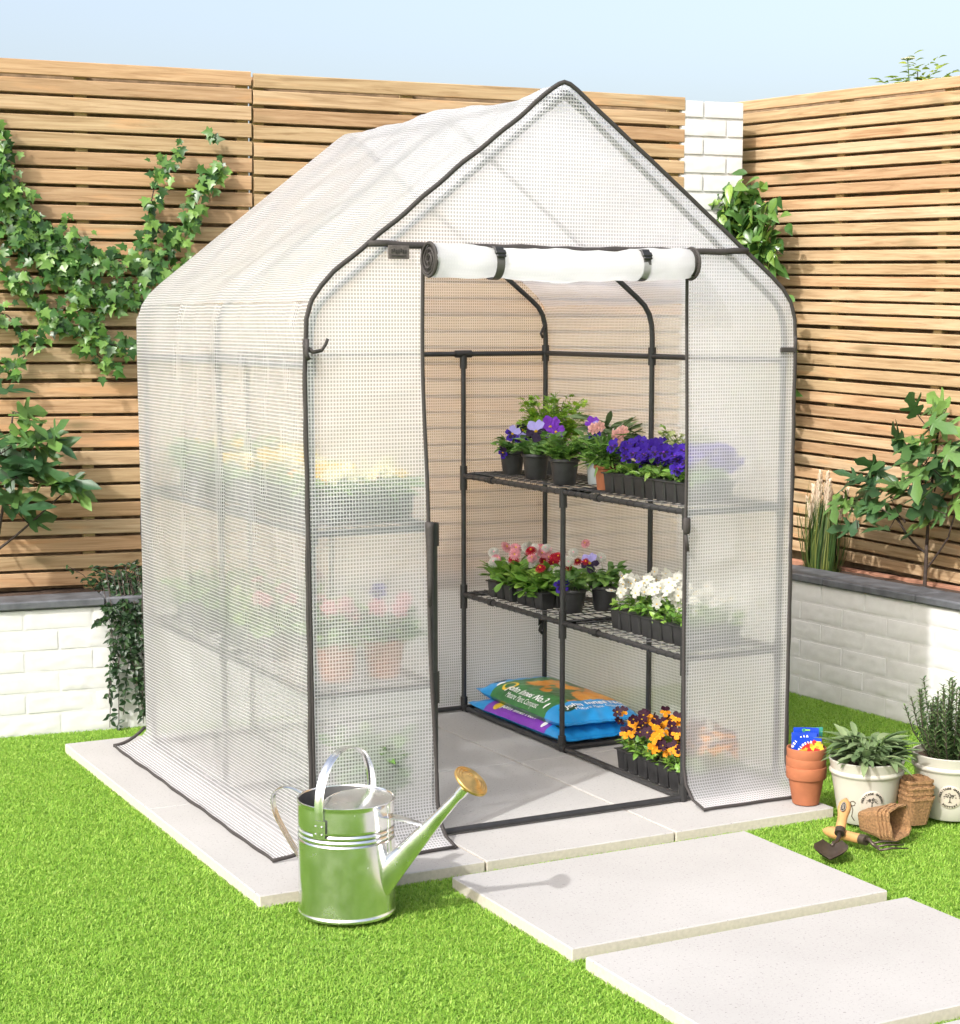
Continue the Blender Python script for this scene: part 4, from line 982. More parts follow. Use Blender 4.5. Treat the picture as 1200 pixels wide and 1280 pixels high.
# floor
tray_of('viola_tray', 'black cell tray of orange and maroon violas on the floor by the doorway', 'flower tray', (1.225, .215, .004), 0, 3, 7, .056, .062, L['daisyl'], OVATE, .026, .05, [('orange', 50, .040, .035, .105), ('oran', 14, .035, .03, .09), ('orange2', 34, .036, .05, .11)], 'trays of bedding plants', 6, per=5)
# more behind the right front panel is part of the same trays

# ================================================================= LEFT SHELVES (seen through the film)
tray_of('primrose_tray', 'tray of yellow and cream primroses behind the left front panel, upper shelf', 'flower tray', (.175, .16, ZS2), 0, 4, 4, .062, .07, L['daisyl'], OBOV, .05, .04, [('cream', 26, .04, .04, .075), ('yellow', 14, .04, .035, .065), ('oran', 6, .035, .03, .05)], 'trays of bedding plants', 5)
tray_of('primrose_tray', 'tray of yellow flowers seen dimly through the left side, upper shelf', 'flower tray', (.165, .62, ZS2), 0, 4, 5, .062, .07, L['daisyl'], OBOV, .05, .04, [('yellow', 24, .045, .04, .075), ('cream', 16, .045, .04, .07)], 'trays of bedding plants', 5)
tray_of('seedling_tray', 'tray of green seedlings seen dimly through the far end of the left side, upper shelf', 'flower tray', (.165, 1.06, ZS2), 0, 4, 4, .062, .07, L['feather'], FRILL, .05, .09, [('yellow', 6, .04, .05, .1)], 'trays of bedding plants', 6)
pot_plant('potted_geranium', 'terracotta pot of pink flowers behind the left front panel, lower shelf, nearer the corner', (.105, .11, ZS1), .04, .056, .10, M['terra'], L['pansyl'], OVATE, .05, 26, .075, .09,
          [('geran', (-.03, -.03, .19), .055, TW), ('geran', (.01, -.04, .20), .05, TW), ('geran', (.04, -.02, .17), .05, TW)], per=6)
pot_plant('potted_geranium', 'terracotta pot of pink and violet flowers behind the left front panel, nearer the door', (.235, .10, ZS1), .04, .056, .10, M['terra'], L['pansyl'], OVATE, .05, 26, .075, .09,
          [('geran', (-.03, -.03, .185), .055, TW), ('violet', (-.02, -.01, .225), .05, TW), ('geran', (.03, -.04, .18), .05, TW), ('geran', (.05, -.02, .20), .045, TW)], per=6)
tray_of('seedling_tray', 'tray of leafy seedlings seen dimly through the left side, lower shelf', 'flower tray', (.165, .6, ZS1), 0, 4, 6, .062, .07, L['daisyl'], OBOV, .055, .09, [('geran', 8, .045, .08, .12)], 'trays of bedding plants', 6)
tray_of('seedling_tray', 'tray of dark leafy seedlings at the far end of the left side, lower shelf', 'flower tray', (.165, 1.08, ZS1), 0, 4, 5, .062, .07, L['pansyl'], OVATE, .05, .08, [], 'trays of bedding plants', 6)
pot_plant('potted_shrub', 'bushy green plant on the floor behind the watering can and the left front panel', (.20, .115, .004), .05, .065, .11, M['blackpot'], L['pansyl'], OVATE, .05, 70, .115, .17, per=7)

# ================================================================= SACKS
def sack_surface(Lx, Ly, T, seed, lumps=.014):
    def top(u_, v_):       # u along y, v across x, both -1..1
        a = max(0, 1-abs(v_)**3.2)**.55; b = max(0, 1-(max(0, abs(u_)-.0)/.90)**5.5)**.6 if abs(u_) < .90 else 0
        q = nz(u_*2.2, v_*1.4, 0, 1.6, seed)+.6*nz(u_*5, v_*4, 0, 1.8, seed+4)
        endw = max(0, (abs(u_)-.55)/.35)
        return T*a*b+lumps*q*a*(.4 if b > 0 else .15)+.004*math.sin(v_*17+seed)*min(1, endw)*a*(1 if abs(u_) < .9 else .6)
    def P_(u_, v_, side=1):
        z = top(u_, v_); pin = 1-.05*(abs(u_) > .8)*(abs(u_)-.8)/.2*1.5
        x = v_*Lx/2*pin*(1+.012*nz(u_*3, 1, 2, 2, seed)); y = u_*Ly/2*(1+.015*nz(v_*2, 5, 1, 2, seed))
        return Vector((x, y, T*.42+(z-.0)*.58 if side > 0 else T*.42-min(T*.42, max(0, z)*.45)))
    return P_
def sack(name, label, loc, rz, Lx, Ly, T, seed, mats, matfn):
    t = thing(name, label, 'compost sack', loc, rz); S_ = sack_surface(Lx, Ly, T, seed); mb = MB(); nu, nv = 64, 40
    for side in (1, -1):
        vs = [S_(-1+2*i/nu, -1+2*j/nv, side) for i in range(nu+1) for j in range(nv+1)]; fs = []
        b0 = len(mb.f)
        for i in range(nu):
            for j in range(nv):
                f = [i*(nv+1)+j, (i+1)*(nv+1)+j, (i+1)*(nv+1)+j+1, i*(nv+1)+j+1]; fs.append(f[::-1] if side > 0 else f)
        mb.add(vs, fs)
        for i in range(nu):
            for j in range(nv): mb.mi[b0+i*nv+j] = matfn(-1+2*(i+.5)/nu, -1+2*(j+.5)/nv, side)
    mb.build('film_bag', mats, t, True); return t, S_
def pic_mat():
    m, n, l, out = newmat('pumpkin_picture'); p = bsdf(n, l, out, Roughness=.32); mp = coords(n, l, 'Object', (1, .8, 1))
    v = n.new('ShaderNodeTexVoronoi'); v.inputs['Scale'].default_value = 13; l.new(mp.outputs[0], v.inputs['Vector'])
    t = tex(n, l, mp.outputs[0], 8, 3); r = ramp(n, [(.38, (.03, .12, .03)), (.47, (.06, .17, .05)), (.5, (.75, .28, .02)), (.62, (.85, .40, .05)), (.72, (.45, .42, .10))]); l.new(t.outputs[0], r.inputs[0])
    mx = n.new('ShaderNodeMix'); mx.data_type = 'RGBA'; mx.blend_type = 'MULTIPLY'; mx.inputs[0].default_value = .5
    r2_ = ramp(n, [(0, (1, 1, 1)), (.8, (.5, .4, .25))]); l.new(v.outputs['Distance'], r2_.inputs[0]); l.new(r.outputs[0], mx.inputs[6]); l.new(r2_.outputs[0], mx.inputs[7]); l.new(mx.outputs[2], p.inputs['Base Color']); return m
M['pic'] = pic_mat()
def sack_text(t, S_, s, size, u0, v0, along, m, Lx, Ly, name='lettering', bold=.0):
    v, f = text2d(s, size, bold); mb = MB()
    bm = bmesh.new()
    bv = [bm.verts.new((a, b, 0)) for a, b in v]
    for q in f:
        try: bm.faces.new([bv[k] for k in q])
        except ValueError: pass
    bmesh.ops.subdivide_edges(bm, edges=[e for e in bm.edges if e.calc_length() > .02], cuts=1); bm.verts.index_update()
    def fn(a, b):
        u_, vv = (u0-a/(Ly/2), v0+b/(Lx/2)) if along else (u0+b/(Ly/2), v0+a/(Lx/2))
        u_ = max(-.98, min(.98, u_)); vv = max(-.985, min(.985, vv)); e = .01
        p = S_(u_, vv); nn = (S_(u_, min(.99, vv+e))-S_(u_, max(-.99, vv-e))).cross(S_(min(.99, u_+e), vv)-S_(max(-.99, u_-e), vv)); nn.normalize()
        return p+nn*.0022
    mb.add([fn(q.co.x, q.co.y) for q in bm.verts], [[q.index for q in ff.verts] for ff in bm.faces]); bm.free()
    return mb.build(name, m, t)
def oval(w_, h_, n=20): return [(w_*math.cos(6.283*k/n), h_*math.sin(6.283*k/n)) for k in range(n)], [[k, (k+1) % n, n] for k in range(n)]
def sack_oval(t, S_, u0, v0, along, w_, h_, m, Lx, Ly, lift=.0016, name='logo'):
    v, f = oval(w_, h_); v = v+[(0, 0)]; mb = MB()
    def fn(a, b):
        u_, vv = (u0-a/(Ly/2), v0+b/(Lx/2)) if along else (u0+b/(Ly/2), v0+a/(Lx/2)); u_ = max(-.98, min(.98, u_)); vv = max(-.985, min(.985, vv)); e = .01
        p = S_(u_, vv); nn = (S_(u_, min(.99, vv+e))-S_(u_, max(-.99, vv-e))).cross(S_(min(.99, u_+e), vv)-S_(max(-.99, u_-e), vv)); nn.normalize(); return p+nn*lift
    mb.add([fn(a, b) for a, b in v], f); return mb.build(name, m, t)
LX, LY = .30, .66
def m1(u_, v_, s):
    if abs(u_) > .60+.02*math.sin(v_*3): return 0
    if s < 0: return 1
    if v_ > -.42 and u_ < .40: return 2
    return 1
t, S_ = sack('compost_sack', 'blue and green compost sack with an orange pumpkin picture, on top of the other sack', (1.285, 1.02, .040), R(-1.5), LX, LY, .084, 2, [M['sackblue'], M['sackgreen'], M['pic']], m1)
sack_text(t, S_, 'John Innes No.3', .040, -.02, -.80, True, M['white'], LX, LY, bold=.0008); sack_text(t, S_, 'Mature Plant Compost', .024, -.05, -.955, True, M['white'], LX, LY)
sack_text(t, S_, 'John Innes No.3', .036, -.735, .16, False, M['white'], LX, LY, bold=.0008); sack_text(t, S_, 'Mature Plant Compost', .020, -.80, .16, False, M['white'], LX, LY)
sack_oval(t, S_, -.73, -.58, False, .032, .019, M['logo'], LX, LY); sack_oval(t, S_, .76, -.55, True, .03, .02, M['logo'], LX, LY); sack_oval(t, S_, .42, -.66, True, .03, .03, M['yellow'], LX, LY); sack_oval(t, S_, .42, -.66, True, .02, .02, M['sackgreen'], LX, LY, .0026)
sack_oval(t, S_, -.5, -.82, True, .006, .014, M['white'], LX, LY, name='print_panel'); sack_oval(t, S_, .60, -.70, True, .008, .018, M['white'], LX, LY, name='print_panel')
def m2(u_, v_, s):
    if abs(u_) > .58: return 0
    if s < 0: return 0
    return 1 if v_ < -.50 else 2
t, S_ = sack('compost_sack', 'blue, purple and lime compost sack lying under the pumpkin-picture sack', (1.262, 1.005, .006), R(1), LX, LY+.02, .062, 9, [M['sackblue'], M['sackpurple'], M['sacklime']], m2)
sack_text(t, S_, 'John Innes No.1', .034, .02, -.84, True, M['white'], LX, LY, bold=.0008)
sack_oval(t, S_, .42, -.82, True, .02, .02, M['yellow'], LX, LY); sack_oval(t, S_, -.50, -.86, True, .010, .014, M['white'], LX, LY, name='print_panel'); sack_oval(t, S_, -.68, -.7, True, .026, .016, M['logo'], LX, LY)

# ================================================================= WATERING CAN
t = thing('watering_can', 'shiny galvanised watering can with a brass rose, standing on the grass', 'watering can', (-.083, -.385, ZL+.004), R(-55))
r = .112; H = .268
mb = MB(); prof = [(0, .004), (r-.004, .004), (r+.0015, .0), (r+.0025, .003), (r+.0015, .007), (r, .010), (r, .013), (r, .018), (r, .10), (r, .17), (r, .176)]
for z in (.180, .192, .204): prof += [(r, z-.004), (r-.003, z-.001), (r-.003, z+.001), (r, z+.004)]
prof += [(r, .212), (r, .222), (r, H-.012), (r, H-.005), (r+.002, H-.003), (r+.002, H), (r-.001, H+.001), (r-.003, H-.002)]
mb.lathe(prof, 64); mb.lathe([(r-.003, H-.002), (r-.003, .05)], 64, None, 1); mb.lathe([(r-.003, .05), (0, .05)], 64, None, 1)
mb.tube([(r*.995+.0005, 0, .012), (r*.995+.0005, 0, H-.006)], .0016, 6)
body = mb.build('body', [M['galv'], M['caninside']], t, True, 50)
mb = MB(); vs = []; nn_ = 40; x0 = -.022      # half lid, slightly domed with a curved front edge
rows = []
for i in range(13):
    row = []
    for k in range(nn_+1):
        y = -1+2*k/nn_; Y = y*(r-.004); xe = math.sqrt(max(0, (r-.004)**2-Y*Y)); xs_ = min(xe, x0-.030*(1-y*y)+.02)
        x = xs_+(xe-xs_)*i/12; row.append((x, Y, H-.003+.010*(1-(x*x+Y*Y)/(r*r)) - (.004 if i == 0 else 0)))
    rows.append(row)
vs = [p for row in rows for p in row]
mb.add(vs, [[i*(nn_+1)+k, (i+1)*(nn_+1)+k, (i+1)*(nn_+1)+k+1, i*(nn_+1)+k+1] for i in range(12) for k in range(nn_)])
mb.tube(rows[0], .0018, 6); mb.build('lid', M['galv'], t, True, 60)
def strip(mb, pts_, w_, th=.003, axis=(1, 0, 0), crown=.0035):
    """half-round pressed metal strip swept along pts with its width along axis"""
    A = Vector(axis); vs = []; n_ = 7
    for i, p in enumerate(pts_):
        p = Vector(p); tg = (Vector(pts_[min(i+1, len(pts_)-1)])-Vector(pts_[max(i-1, 0)])).normalized(); nn = tg.cross(A).normalized()
        ww = w_[i] if isinstance(w_, list) else w_
        for k in range(n_): s_ = k/(n_-1)*2-1; vs.append(p+A*ww*.5*s_+nn*(crown*(1-s_*s_)))
        for k in range(n_): s_ = 1-k/(n_-1)*2; vs.append(p+A*ww*.5*s_+nn*(crown*(1-s_*s_)-th*(1 if abs(s_) < .99 else .2)))
    m_ = 2*n_; fs = []
    for i in range(len(pts_)-1):
        for k in range(m_): fs.append([i*m_+k, i*m_+(k+1) % m_, (i+1)*m_+(k+1) % m_, (i+1)*m_+k])
    fs.append(list(range(m_))); fs.append([(len(pts_)-1)*m_+k for k in range(m_)][::-1]); mb.add(vs, fs)
mb = MB(); arch = []
for i in range(25):
    a = math.pi*i/24; arch.append((0, -math.cos(a)*(r+.0045), H-.012+.128*math.sin(a)**.85))
arch = [(0, -(r+.0045), H-.05)]+arch+[(0, r+.0045, H-.05)]
strip(mb, arch, .023); hd = mb.build('carry_handle', M['galv'], t, True, 60)
for sgn in (-1, 1):
    mb = MB(); vs = []
    a0 = sgn*math.pi/2
    grid = []
    for i in range(7):
        for j in range(5):
            a = a0+(i/6-.5)*.29*(1 if j < 4 else .9); z = H-.028-.042*j/4; grid.append(((r+.0065)*math.cos(a), (r+.0065)*math.sin(a), z))
    fs = [[i*5+j, (i+1)*5+j, (i+1)*5+j+1, i*5+j+1] for i in range(6) for j in range(4)]; mb.add(grid, fs)
    for (da, z) in ((-.07, H-.042), (.07, H-.042), (-.07, H-.060), (.07, H-.060)):
        a = a0+da; Mx = Matrix.Translation(((r+.0065)*math.cos(a), (r+.0065)*math.sin(a), z)) @ Vector((math.cos(a), math.sin(a), 0)).to_track_quat('Z', 'Y').to_matrix().to_4x4()
        mb.lathe([(.0032, 0), (.0026, .0016), (0, .0022)], 8, Mx)
    mb.build('bracket', M['galv'], hd, True, 50)
mb = MB(); hp = [(-r+.002, 0, H-.006), (-r-.03, 0, H+.004), (-r-.062, 0, H+.002), (-r-.085, 0, H-.014), (-r-.090, 0, H-.036), (-r-.082, 0, H-.066), (-r-.058, 0, H-.105), (-r-.03, 0, H-.143), (-r+.001, 0, H-.18)]
q = []
for i in range(len(hp)-1):
    for k in range(5):
        t_ = k/5; p0, p1, p2, p3 = [Vector(hp[max(0, min(len(hp)-1, i+d))]) for d in (-1, 0, 1, 2)]
        q.append(.5*((2*p1)+(p2-p0)*t_+(2*p0-5*p1+4*p2-p3)*t_*t_+(3*p1-p0-3*p2+p3)*t_**3))
q.append(Vector(hp[-1])); strip(mb, q[::-1], .021, axis=(0, 1, 0)); mb.build('rear_handle', M['galv'], t, True, 60)
mb = MB(); a, b = Vector((.070, 0, .058)), Vector((.305, 0, .318)); dv = (b-a).normalized(); side = Vector((0, 1, 0)); upn = side.cross(dv)
vs = []; n_ = 20
for i in range(13):
    f_ = i/12; c = a.lerp(b, f_); rr = .021*(1-f_)**1.15+.0100; k1 = 1.3-.3*min(1, f_*1.3)
    for k in range(n_): an = 6.283*k/n_; vs.append(c+side*math.cos(an)*rr*.86+upn*math.sin(an)*rr*k1)
mb.add(vs, [[i*n_+k, i*n_+(k+1) % n_, (i+1)*n_+(k+1) % n_, (i+1)*n_+k] for i in range(12) for k in range(n_)])
mb.tube([b-dv*.012, b+dv*.012], .0135, 16); mb.build('spout', M['galv'], t, True, 60)
mb = MB(); strip(mb, [(r-.004, 0, .238), (.15, 0, .236), (.20, 0, .229), (.226, 0, .224)], [.046, .034, .02, .012], axis=(0, 1, 0), crown=.003); mb.build('brace', M['galv'], t, True, 60)
rdir = (dv*.80+Vector((.25, 0, .35))).normalized(); Mx = Matrix.Translation(b+dv*.010) @ rdir.to_track_quat('Z', 'Y').to_matrix().to_4x4()
mb = MB(); prof = [(.0, 0), (.012, 0), (.013, .010), (.020, .016), (.034, .021), (.0375, .025), (.0375, .029)]
rr = .0375
while rr > .004: prof += [(rr-.0015, .0315+.006*(1-(rr/.0375)**2)), (rr-.0035, .0300+.006*(1-(rr/.0375)**2))]; rr -= .0055
prof += [(0, .037)]; prof = [(x*(1.16 if x > .018 else 1), z*(.86 if x > .018 else 1)) for x, z in prof]
mb.lathe(prof, 40, Mx); mb.build('rose', M['brass'], t, True, 25)

# ================================================================= POTS BY THE RIGHT CORNER
def stamp(t, r_at, zc, ang):
    """round clay stamp with lettering and a small tree, wrapped on the pot wall"""
    def fn(lift):
        def g_(x, y):
            z = zc+y; rr = r_at(z)+lift; a = ang+x/rr; return Vector((rr*math.cos(a), rr*math.sin(a), z))
        return g_
    em = MB(); g_ = fn(.0022); n = 40; rad = .0335
    ring = [[g_(rad*f_*math.cos(6.283*k/n), rad*f_*math.sin(6.283*k/n)) for k in range(n)] for f_ in (.25, .5, .75, .96)]+[[fn(.0004)(rad*1.03*math.cos(6.283*k/n), rad*1.03*math.sin(6.283*k/n)) for k in range(n)]]
    vs = [g_(0, 0)]+[p for q in ring for p in q]; fs = [[0, 1+k, 1+(k+1) % n] for k in range(n)]
    for i in range(4): fs += [[1+i*n+k, 1+(i+1)*n+k, 1+(i+1)*n+(k+1) % n, 1+i*n+(k+1) % n] for k in range(n)]
    em.add(vs, fs); e = em.build('stamp', M['stamp'], t, True, 50)
    h_ = fn(.0034); mb = MB()
    def arc(word, r0, size, a_mid, step, flip):
        for i, ch in enumerate(word):
            if ch == ' ': continue
            v, f = text2d(ch, size, .0004); k = i-(len(word)-1)/2; aa = a_mid+(k*step if flip else -k*step); rot = aa-math.pi/2 if not flip else aa+math.pi/2
            base = r0 if not flip else r0
            out = []
            for (x, y) in v:
                y2 = y-size*.35; X = x*math.cos(rot)-y2*math.sin(rot)+base*math.cos(aa); Y = x*math.sin(rot)+y2*math.cos(rot)+base*math.sin(aa); out.append(h_(X, Y))
            mb.add(out, f)
    arc('HERITAGE GARDEN', .0272, .0083, math.pi/2, .215, False); arc('POTTERY', .0272, .0083, -math.pi/2, .235, True)
    mb.build('lettering', M['ink'], e)
    mb = MB()
    def bar(x0, y0, x1, y1, w0, w1):
        d = Vector((x1-x0, y1-y0)); l_ = d.length or 1; nx_, ny_ = -d.y/l_, d.x/l_
        mb.add([h_(x0+nx_*w0, y0+ny_*w0), h_(x0-nx_*w0, y0-ny_*w0), h_(x1-nx_*w1, y1-ny_*w1), h_(x1+nx_*w1, y1+ny_*w1)], [[0, 1, 2, 3]])
    bar(-.0005, -.0145, 0, .000, .0013, .0009); bar(-.0055, -.0152, -.0005, -.0125, .0003, .0012); bar(.0055, -.0152, .0005, -.0125, .0003, .0012); bar(0, -.001, -.006, .006, .0009, .0004); bar(0, -.001, .006, .006, .0009, .0004); bar(0, 0, .001, .010, .0008, .0003)
    for k in range(44):
        a = random.uniform(-.25, math.pi+.25); rr = random.uniform(.006, .0155); x, y = rr*math.cos(a)*1.05, rr*math.sin(a)*.9+.001; s_ = random.uniform(.0009, .0016); an = random.uniform(0, 3.1)
        bar(x-math.cos(an)*s_, y-math.sin(an)*s_, x+math.cos(an)*s_, y+math.sin(an)*s_, s_*.8, s_*.5)
    mb.build('tree_emblem', M['ink'], e)
def big_pot(name, label, loc, R1, R0, Hh, ang):
    t = thing(name, label, 'potted plant', loc); mb = MB()
    zb = Hh*.80
    def r_at(z): return R0+(R1-R0)*(z/Hh)**.92
    prof = [(0, 0), (R0-.003, 0), (R0, .004)]+[(r_at(z), z) for z in [Hh*.2, Hh*.4, Hh*.6, Hh*.74]]+[(r_at(zb)-.0003, zb-.006), (r_at(zb)+.004, zb-.003), (r_at(zb)+.0055, zb+.002), (r_at(zb)+.004, zb+.006), (r_at(zb)+.0005, zb+.009), (R1, Hh-.004), (R1+.001, Hh-.001), (R1-.002, Hh+.001), (R1-.006, Hh), (R1-.008, Hh-.02), (R1*.8, Hh*.6)]
    mb.lathe(prof, 56); mb.build('pot', M['cream'], t, True, 45)
    pot_soil(t, R1-.007, Hh-.018); stamp(t, r_at, Hh*.40, ang); return t
va = math.atan2(-.887, -.4618)
ZG = ZL+.003
t = big_pot('potted_sage', 'cream pot with a round tree stamp holding grey-green sage, beside the terracotta pots', (1.487, -.335, ZG), .102, .072, .172, va-.02)
lv = Leaves(); st = MB()
for i in range(62):
    a = random.uniform(0, 6.283); el = random.uniform(.35, 1.35); ln = random.uniform(.04, .105); b = Vector((math.cos(a)*.03*random.random(), math.sin(a)*.03*random.random(), .155)); e = b+Vector((math.cos(a)*math.cos(el)*ln, math.sin(a)*math.cos(el)*ln, math.sin(el)*ln*.75+.01)); st.tube([b, e], .0012, 5)
    for k in range(3):
        an = a+random.gauss(0, .7); lv.add(SAGE, b.lerp(e, random.uniform(.5, 1)), (math.cos(an), math.sin(an), random.gauss(.42, .35)), (0, 0, 1), random.uniform(.05, .085), random.uniform(.045, .07))
lv.build('foliage', L['sage'], t); st.build('stem', M['stemg'], t)
t = big_pot('potted_rosemary', 'cream pot with a round tree stamp holding upright rosemary, at the right edge', (1.728, -.405, ZG), .110, .078, .178, va-.28)
lv = Leaves(); st = MB()
for i in range(78):
    a = random.uniform(0, 6.283); r0 = .06*math.sqrt(random.random()); b = Vector((math.cos(a)*r0, math.sin(a)*r0, .16)); ln = random.uniform(.10, .23)*(1 if r0 < .05 else .85); out = r0*random.uniform(.5, 1.3)+random.gauss(0, .012)
    e = b+Vector((math.cos(a)*out, math.sin(a)*out, ln)); m_ = b.lerp(e, .5)+Vector((math.cos(a)*.012, math.sin(a)*.012, 0)); st.tube([b, m_, e], .0014, 4); N = int(ln/.0032)
    for k in range(N):
        s_ = k/N; p = ((1-s_)**2)*b+2*s_*(1-s_)*m_+s_*s_*e; an = k*2.4; lv.add(NEEDLE, p, (math.cos(an), math.sin(an), .75), (-math.cos(an)*.4, -math.sin(an)*.4, 1), random.uniform(.020, .030)*(1-.35*s_), .042)
lv.build('foliage', L['rosemary'], t); st.build('stem', M['bark'], t)

tl = ['bottom terracotta pot of the nested stack, the only one with its body showing', 'middle terracotta pot of the nested stack, only its rim showing', 'top terracotta pot of the nested stack, holding the seed packets']
for k in range(3):
    mb = MB(); r0, r1, h = .037, .050, .108; z0 = .0275*k
    mb.lathe([(0, 0), (r0-.002, 0), (r0, .002), (r1-.001, h-.036), (r1+.0045, h-.034), (r1+.0055, h-.032), (r1+.007, h-.003), (r1+.006, h-.0005), (r1+.003, h), (r1+.001, h-.002), (r1-.004, h-.03), (r0-.004, .006), (0, .006)], 40, Matrix.Scale(1-.012*k, 4))
    o = mb.build('terracotta_pot', M['terra'], None, True, 35); o.location = (1.402+random.gauss(0, .0008), -.178+random.gauss(0, .0008), .002+z0); tag(o, tl[k], 'flower pot', 'nested terracotta pots')
# seed packets
def packet(label, loc, rz, lean, w_, h_, front):
    t = thing('seed_packet', label, 'seed packet', loc, rz, 'seed packets in the terracotta pot'); Mx = Matrix.Rotation(lean, 4, 'X')
    def pt(x, z, d): return Mx @ Vector((x, .006*math.cos(x/w_*2.2)-.006+d, z))
    mb = MB(); nx_, nz_ = 10, 10; vs = [pt(-w_/2+w_*i/nx_, h_*j/nz_, d) for d in (-.0012, .0012) for i in range(nx_+1) for j in range(nz_+1)]; fs = []; k = nz_+1; o_ = (nx_+1)*k
    for i in range(nx_):
        for j in range(nz_): fs.append([i*k+j, (i+1)*k+j, (i+1)*k+j+1, i*k+j+1]); fs.append([o_+i*k+j+1, o_+(i+1)*k+j+1, o_+(i+1)*k+j, o_+i*k+j])
    for i in range(nx_): fs.append([i*k, o_+i*k, o_+(i+1)*k, (i+1)*k]); fs.append([(i+1)*k+nz_, o_+(i+1)*k+nz_, o_+i*k+nz_, i*k+nz_])
    for j in range(nz_): fs.append([j+1, o_+j+1, o_+j, j]); fs.append([nx_*k+j, o_+nx_*k+j, o_+nx_*k+j+1, nx_*k+j+1])
    mb.add(vs, fs); mb.build('paper', M[front], t)
    return t, lambda x, z, l_=.0019: pt(x, z, -l_)
def blob(pt, x, z, r_, l_, n=15): return [pt(x, z, l_)]+[pt(x+r_*(1+.25*math.sin(k*2.7+x*300))*math.cos(6.283*k/n), z+r_*(1+.25*math.sin(k*2.7+x*300))*math.sin(6.283*k/n), l_) for k in range(n)], [[0, 1+k, 1+(k+1) % n] for k in range(n)]
def arched(t, pt, word, x0, z0, rad, size, a0, a1):
    mb = MB()
    for i, ch in enumerate(word):
        v, f = text2d(ch, size, .0006); aa = a0+(a1-a0)*i/(len(word)-1); rot = aa-math.pi/2
        mb.add([pt(x0+rad*math.cos(aa)+x*math.cos(rot)-y*math.sin(rot), z0+rad*math.sin(aa)+x*math.sin(rot)+y*math.cos(rot), .0024) for x, y in v], f)
    mb.build('lettering', M['white'], t)
bz = .128
pa, pb = (1.402, -.178), math.atan2(-.4618, .887)
def pp(dx, dy): return (pa[0]+dx*.887+dy*.4618, pa[1]-dx*.4618+dy*.887, bz)
t, pt = packet('blue seed packet with red and yellow flowers, foremost in the top terracotta pot', pp(.006, -.018), pb+.1, R(-10), .070, .064, 'pktblue')
for i, (x, z, r_, c) in enumerate([(-.016, .034, .009, 'pktred'), (-.002, .040, .010, 'pktred'), (.014, .046, .010, 'pktred'), (.026, .043, .010, 'yellow'), (.010, .034, .009, 'yellow'), (-.010, .028, .008, 'orange'), (.030, .033, .009, 'yellow'), (.02, .026, .009, 'pktred'), (-.024, .026, .007, 'orange'), (0, .024, .009, 'pktred'), (.006, .042, .005, 'orange'), (.022, .036, .005, 'orange')]):
    mb = MB(); v, f = blob(pt, x, z, r_, .0021+.0001*i); mb.add(v, f); mb.build('flower_print', M[c], t)
arched(t, pt, 'CELOSIA', .006, .008, .040, .0085, 2.75, 1.6)
t, pt = packet('blue seed packet with white arched lettering, second from the front in the top terracotta pot', pp(-.008, -.006), pb-.05, R(-5), .070, .076, 'pktblue'); arched(t, pt, 'CELOSIA', .010, .020, .042, .009, 2.75, 1.6)
t, pt = packet('blue seed packet with a hanging slot, tallest and rearmost in the top terracotta pot', pp(.0, .014), pb-.12, R(4), .070, .088, 'pktblue')
mb = MB(); mb.add([pt(-.011, .079), pt(.011, .079), pt(.011, .083), pt(-.011, .083)], [[0, 1, 2, 3]]); mb.build('hanging_slot', M['sacklime'], t)
t, pt = packet('teal and red seed packet standing at the right behind the blue ones', pp(.016, .024), pb+.25, R(6), .060, .086, 'pktgreen')
mb = MB(); v, f = blob(pt, .012, .066, .008, .0022); mb.add(v, f); v, f = blob(pt, .022, .052, .008, .0022); mb.add(v, f); mb.build('flower_print', M['pktred'], t)

# fibre pots
def fibre(label, Mx, group):
    mb = MB(); a, b, h, th = .0265, .041, .078, .003
    def ring(s_, z, jit=0.0): 
        o_ = []; n_ = 6
        for (x0, y0, x1, y1) in ((-1, -1, 1, -1), (1, -1, 1, 1), (1, 1, -1, 1), (-1, 1, -1, -1)):
            for k in range(n_):
                x = x0+(x1-x0)*k/n_; y = y0+(y1-y0)*k/n_; q = max(abs(x), abs(y)); rr = (1-.10*(min(abs(x), abs(y)) > .9)); o_.append((x*s_*rr, y*s_*rr, z+jit*random.gauss(0, 1)))
        return o_
    rings = [ring(a, 0), ring(a+(b-a)*.3, h*.3), ring(a+(b-a)*.6, h*.6), ring(b*.985, h*.9, .0004), ring(b+.0015, h*.92, .0005), ring(b+.0015, h, .0012), ring(b-th, h, .0012), ring(b-th-(b-a)*.5, h*.5), ring(a-th+.002, .005)]
    N = 24; vs = [p for q in rings for p in q]; fs = []
    for i in range(len(rings)-1):
        for k in range(N): fs.append([i*N+k, i*N+(k+1) % N, (i+1)*N+(k+1) % N, (i+1)*N+k])
    fs.append(list(range(N))[::-1]); fs.append([(len(rings)-1)*N+k for k in range(N)]); mb.add(vs, fs)
    o = mb.build('fibre_pot', M['fibre'], None); o.matrix_world = Mx; return tag(o, label, 'fibre pot', group)
lab4 = ['bottom fibre pot of the upright stack, standing on the grass', 'second fibre pot up in the upright stack', 'third fibre pot up in the upright stack', 'topmost fibre pot of the upright stack, its mouth open upwards']
for k in range(4):
    fibre(lab4[k], Matrix.Translation((1.575+random.gauss(0, .0015), -.432+random.gauss(0, .0015), ZG+.002+.0155*k)) @ Matrix.Rotation(pb+.28+random.gauss(0, .04), 4, 'Z') @ Matrix.Scale(1, 4), 'upright stack of fibre pots')
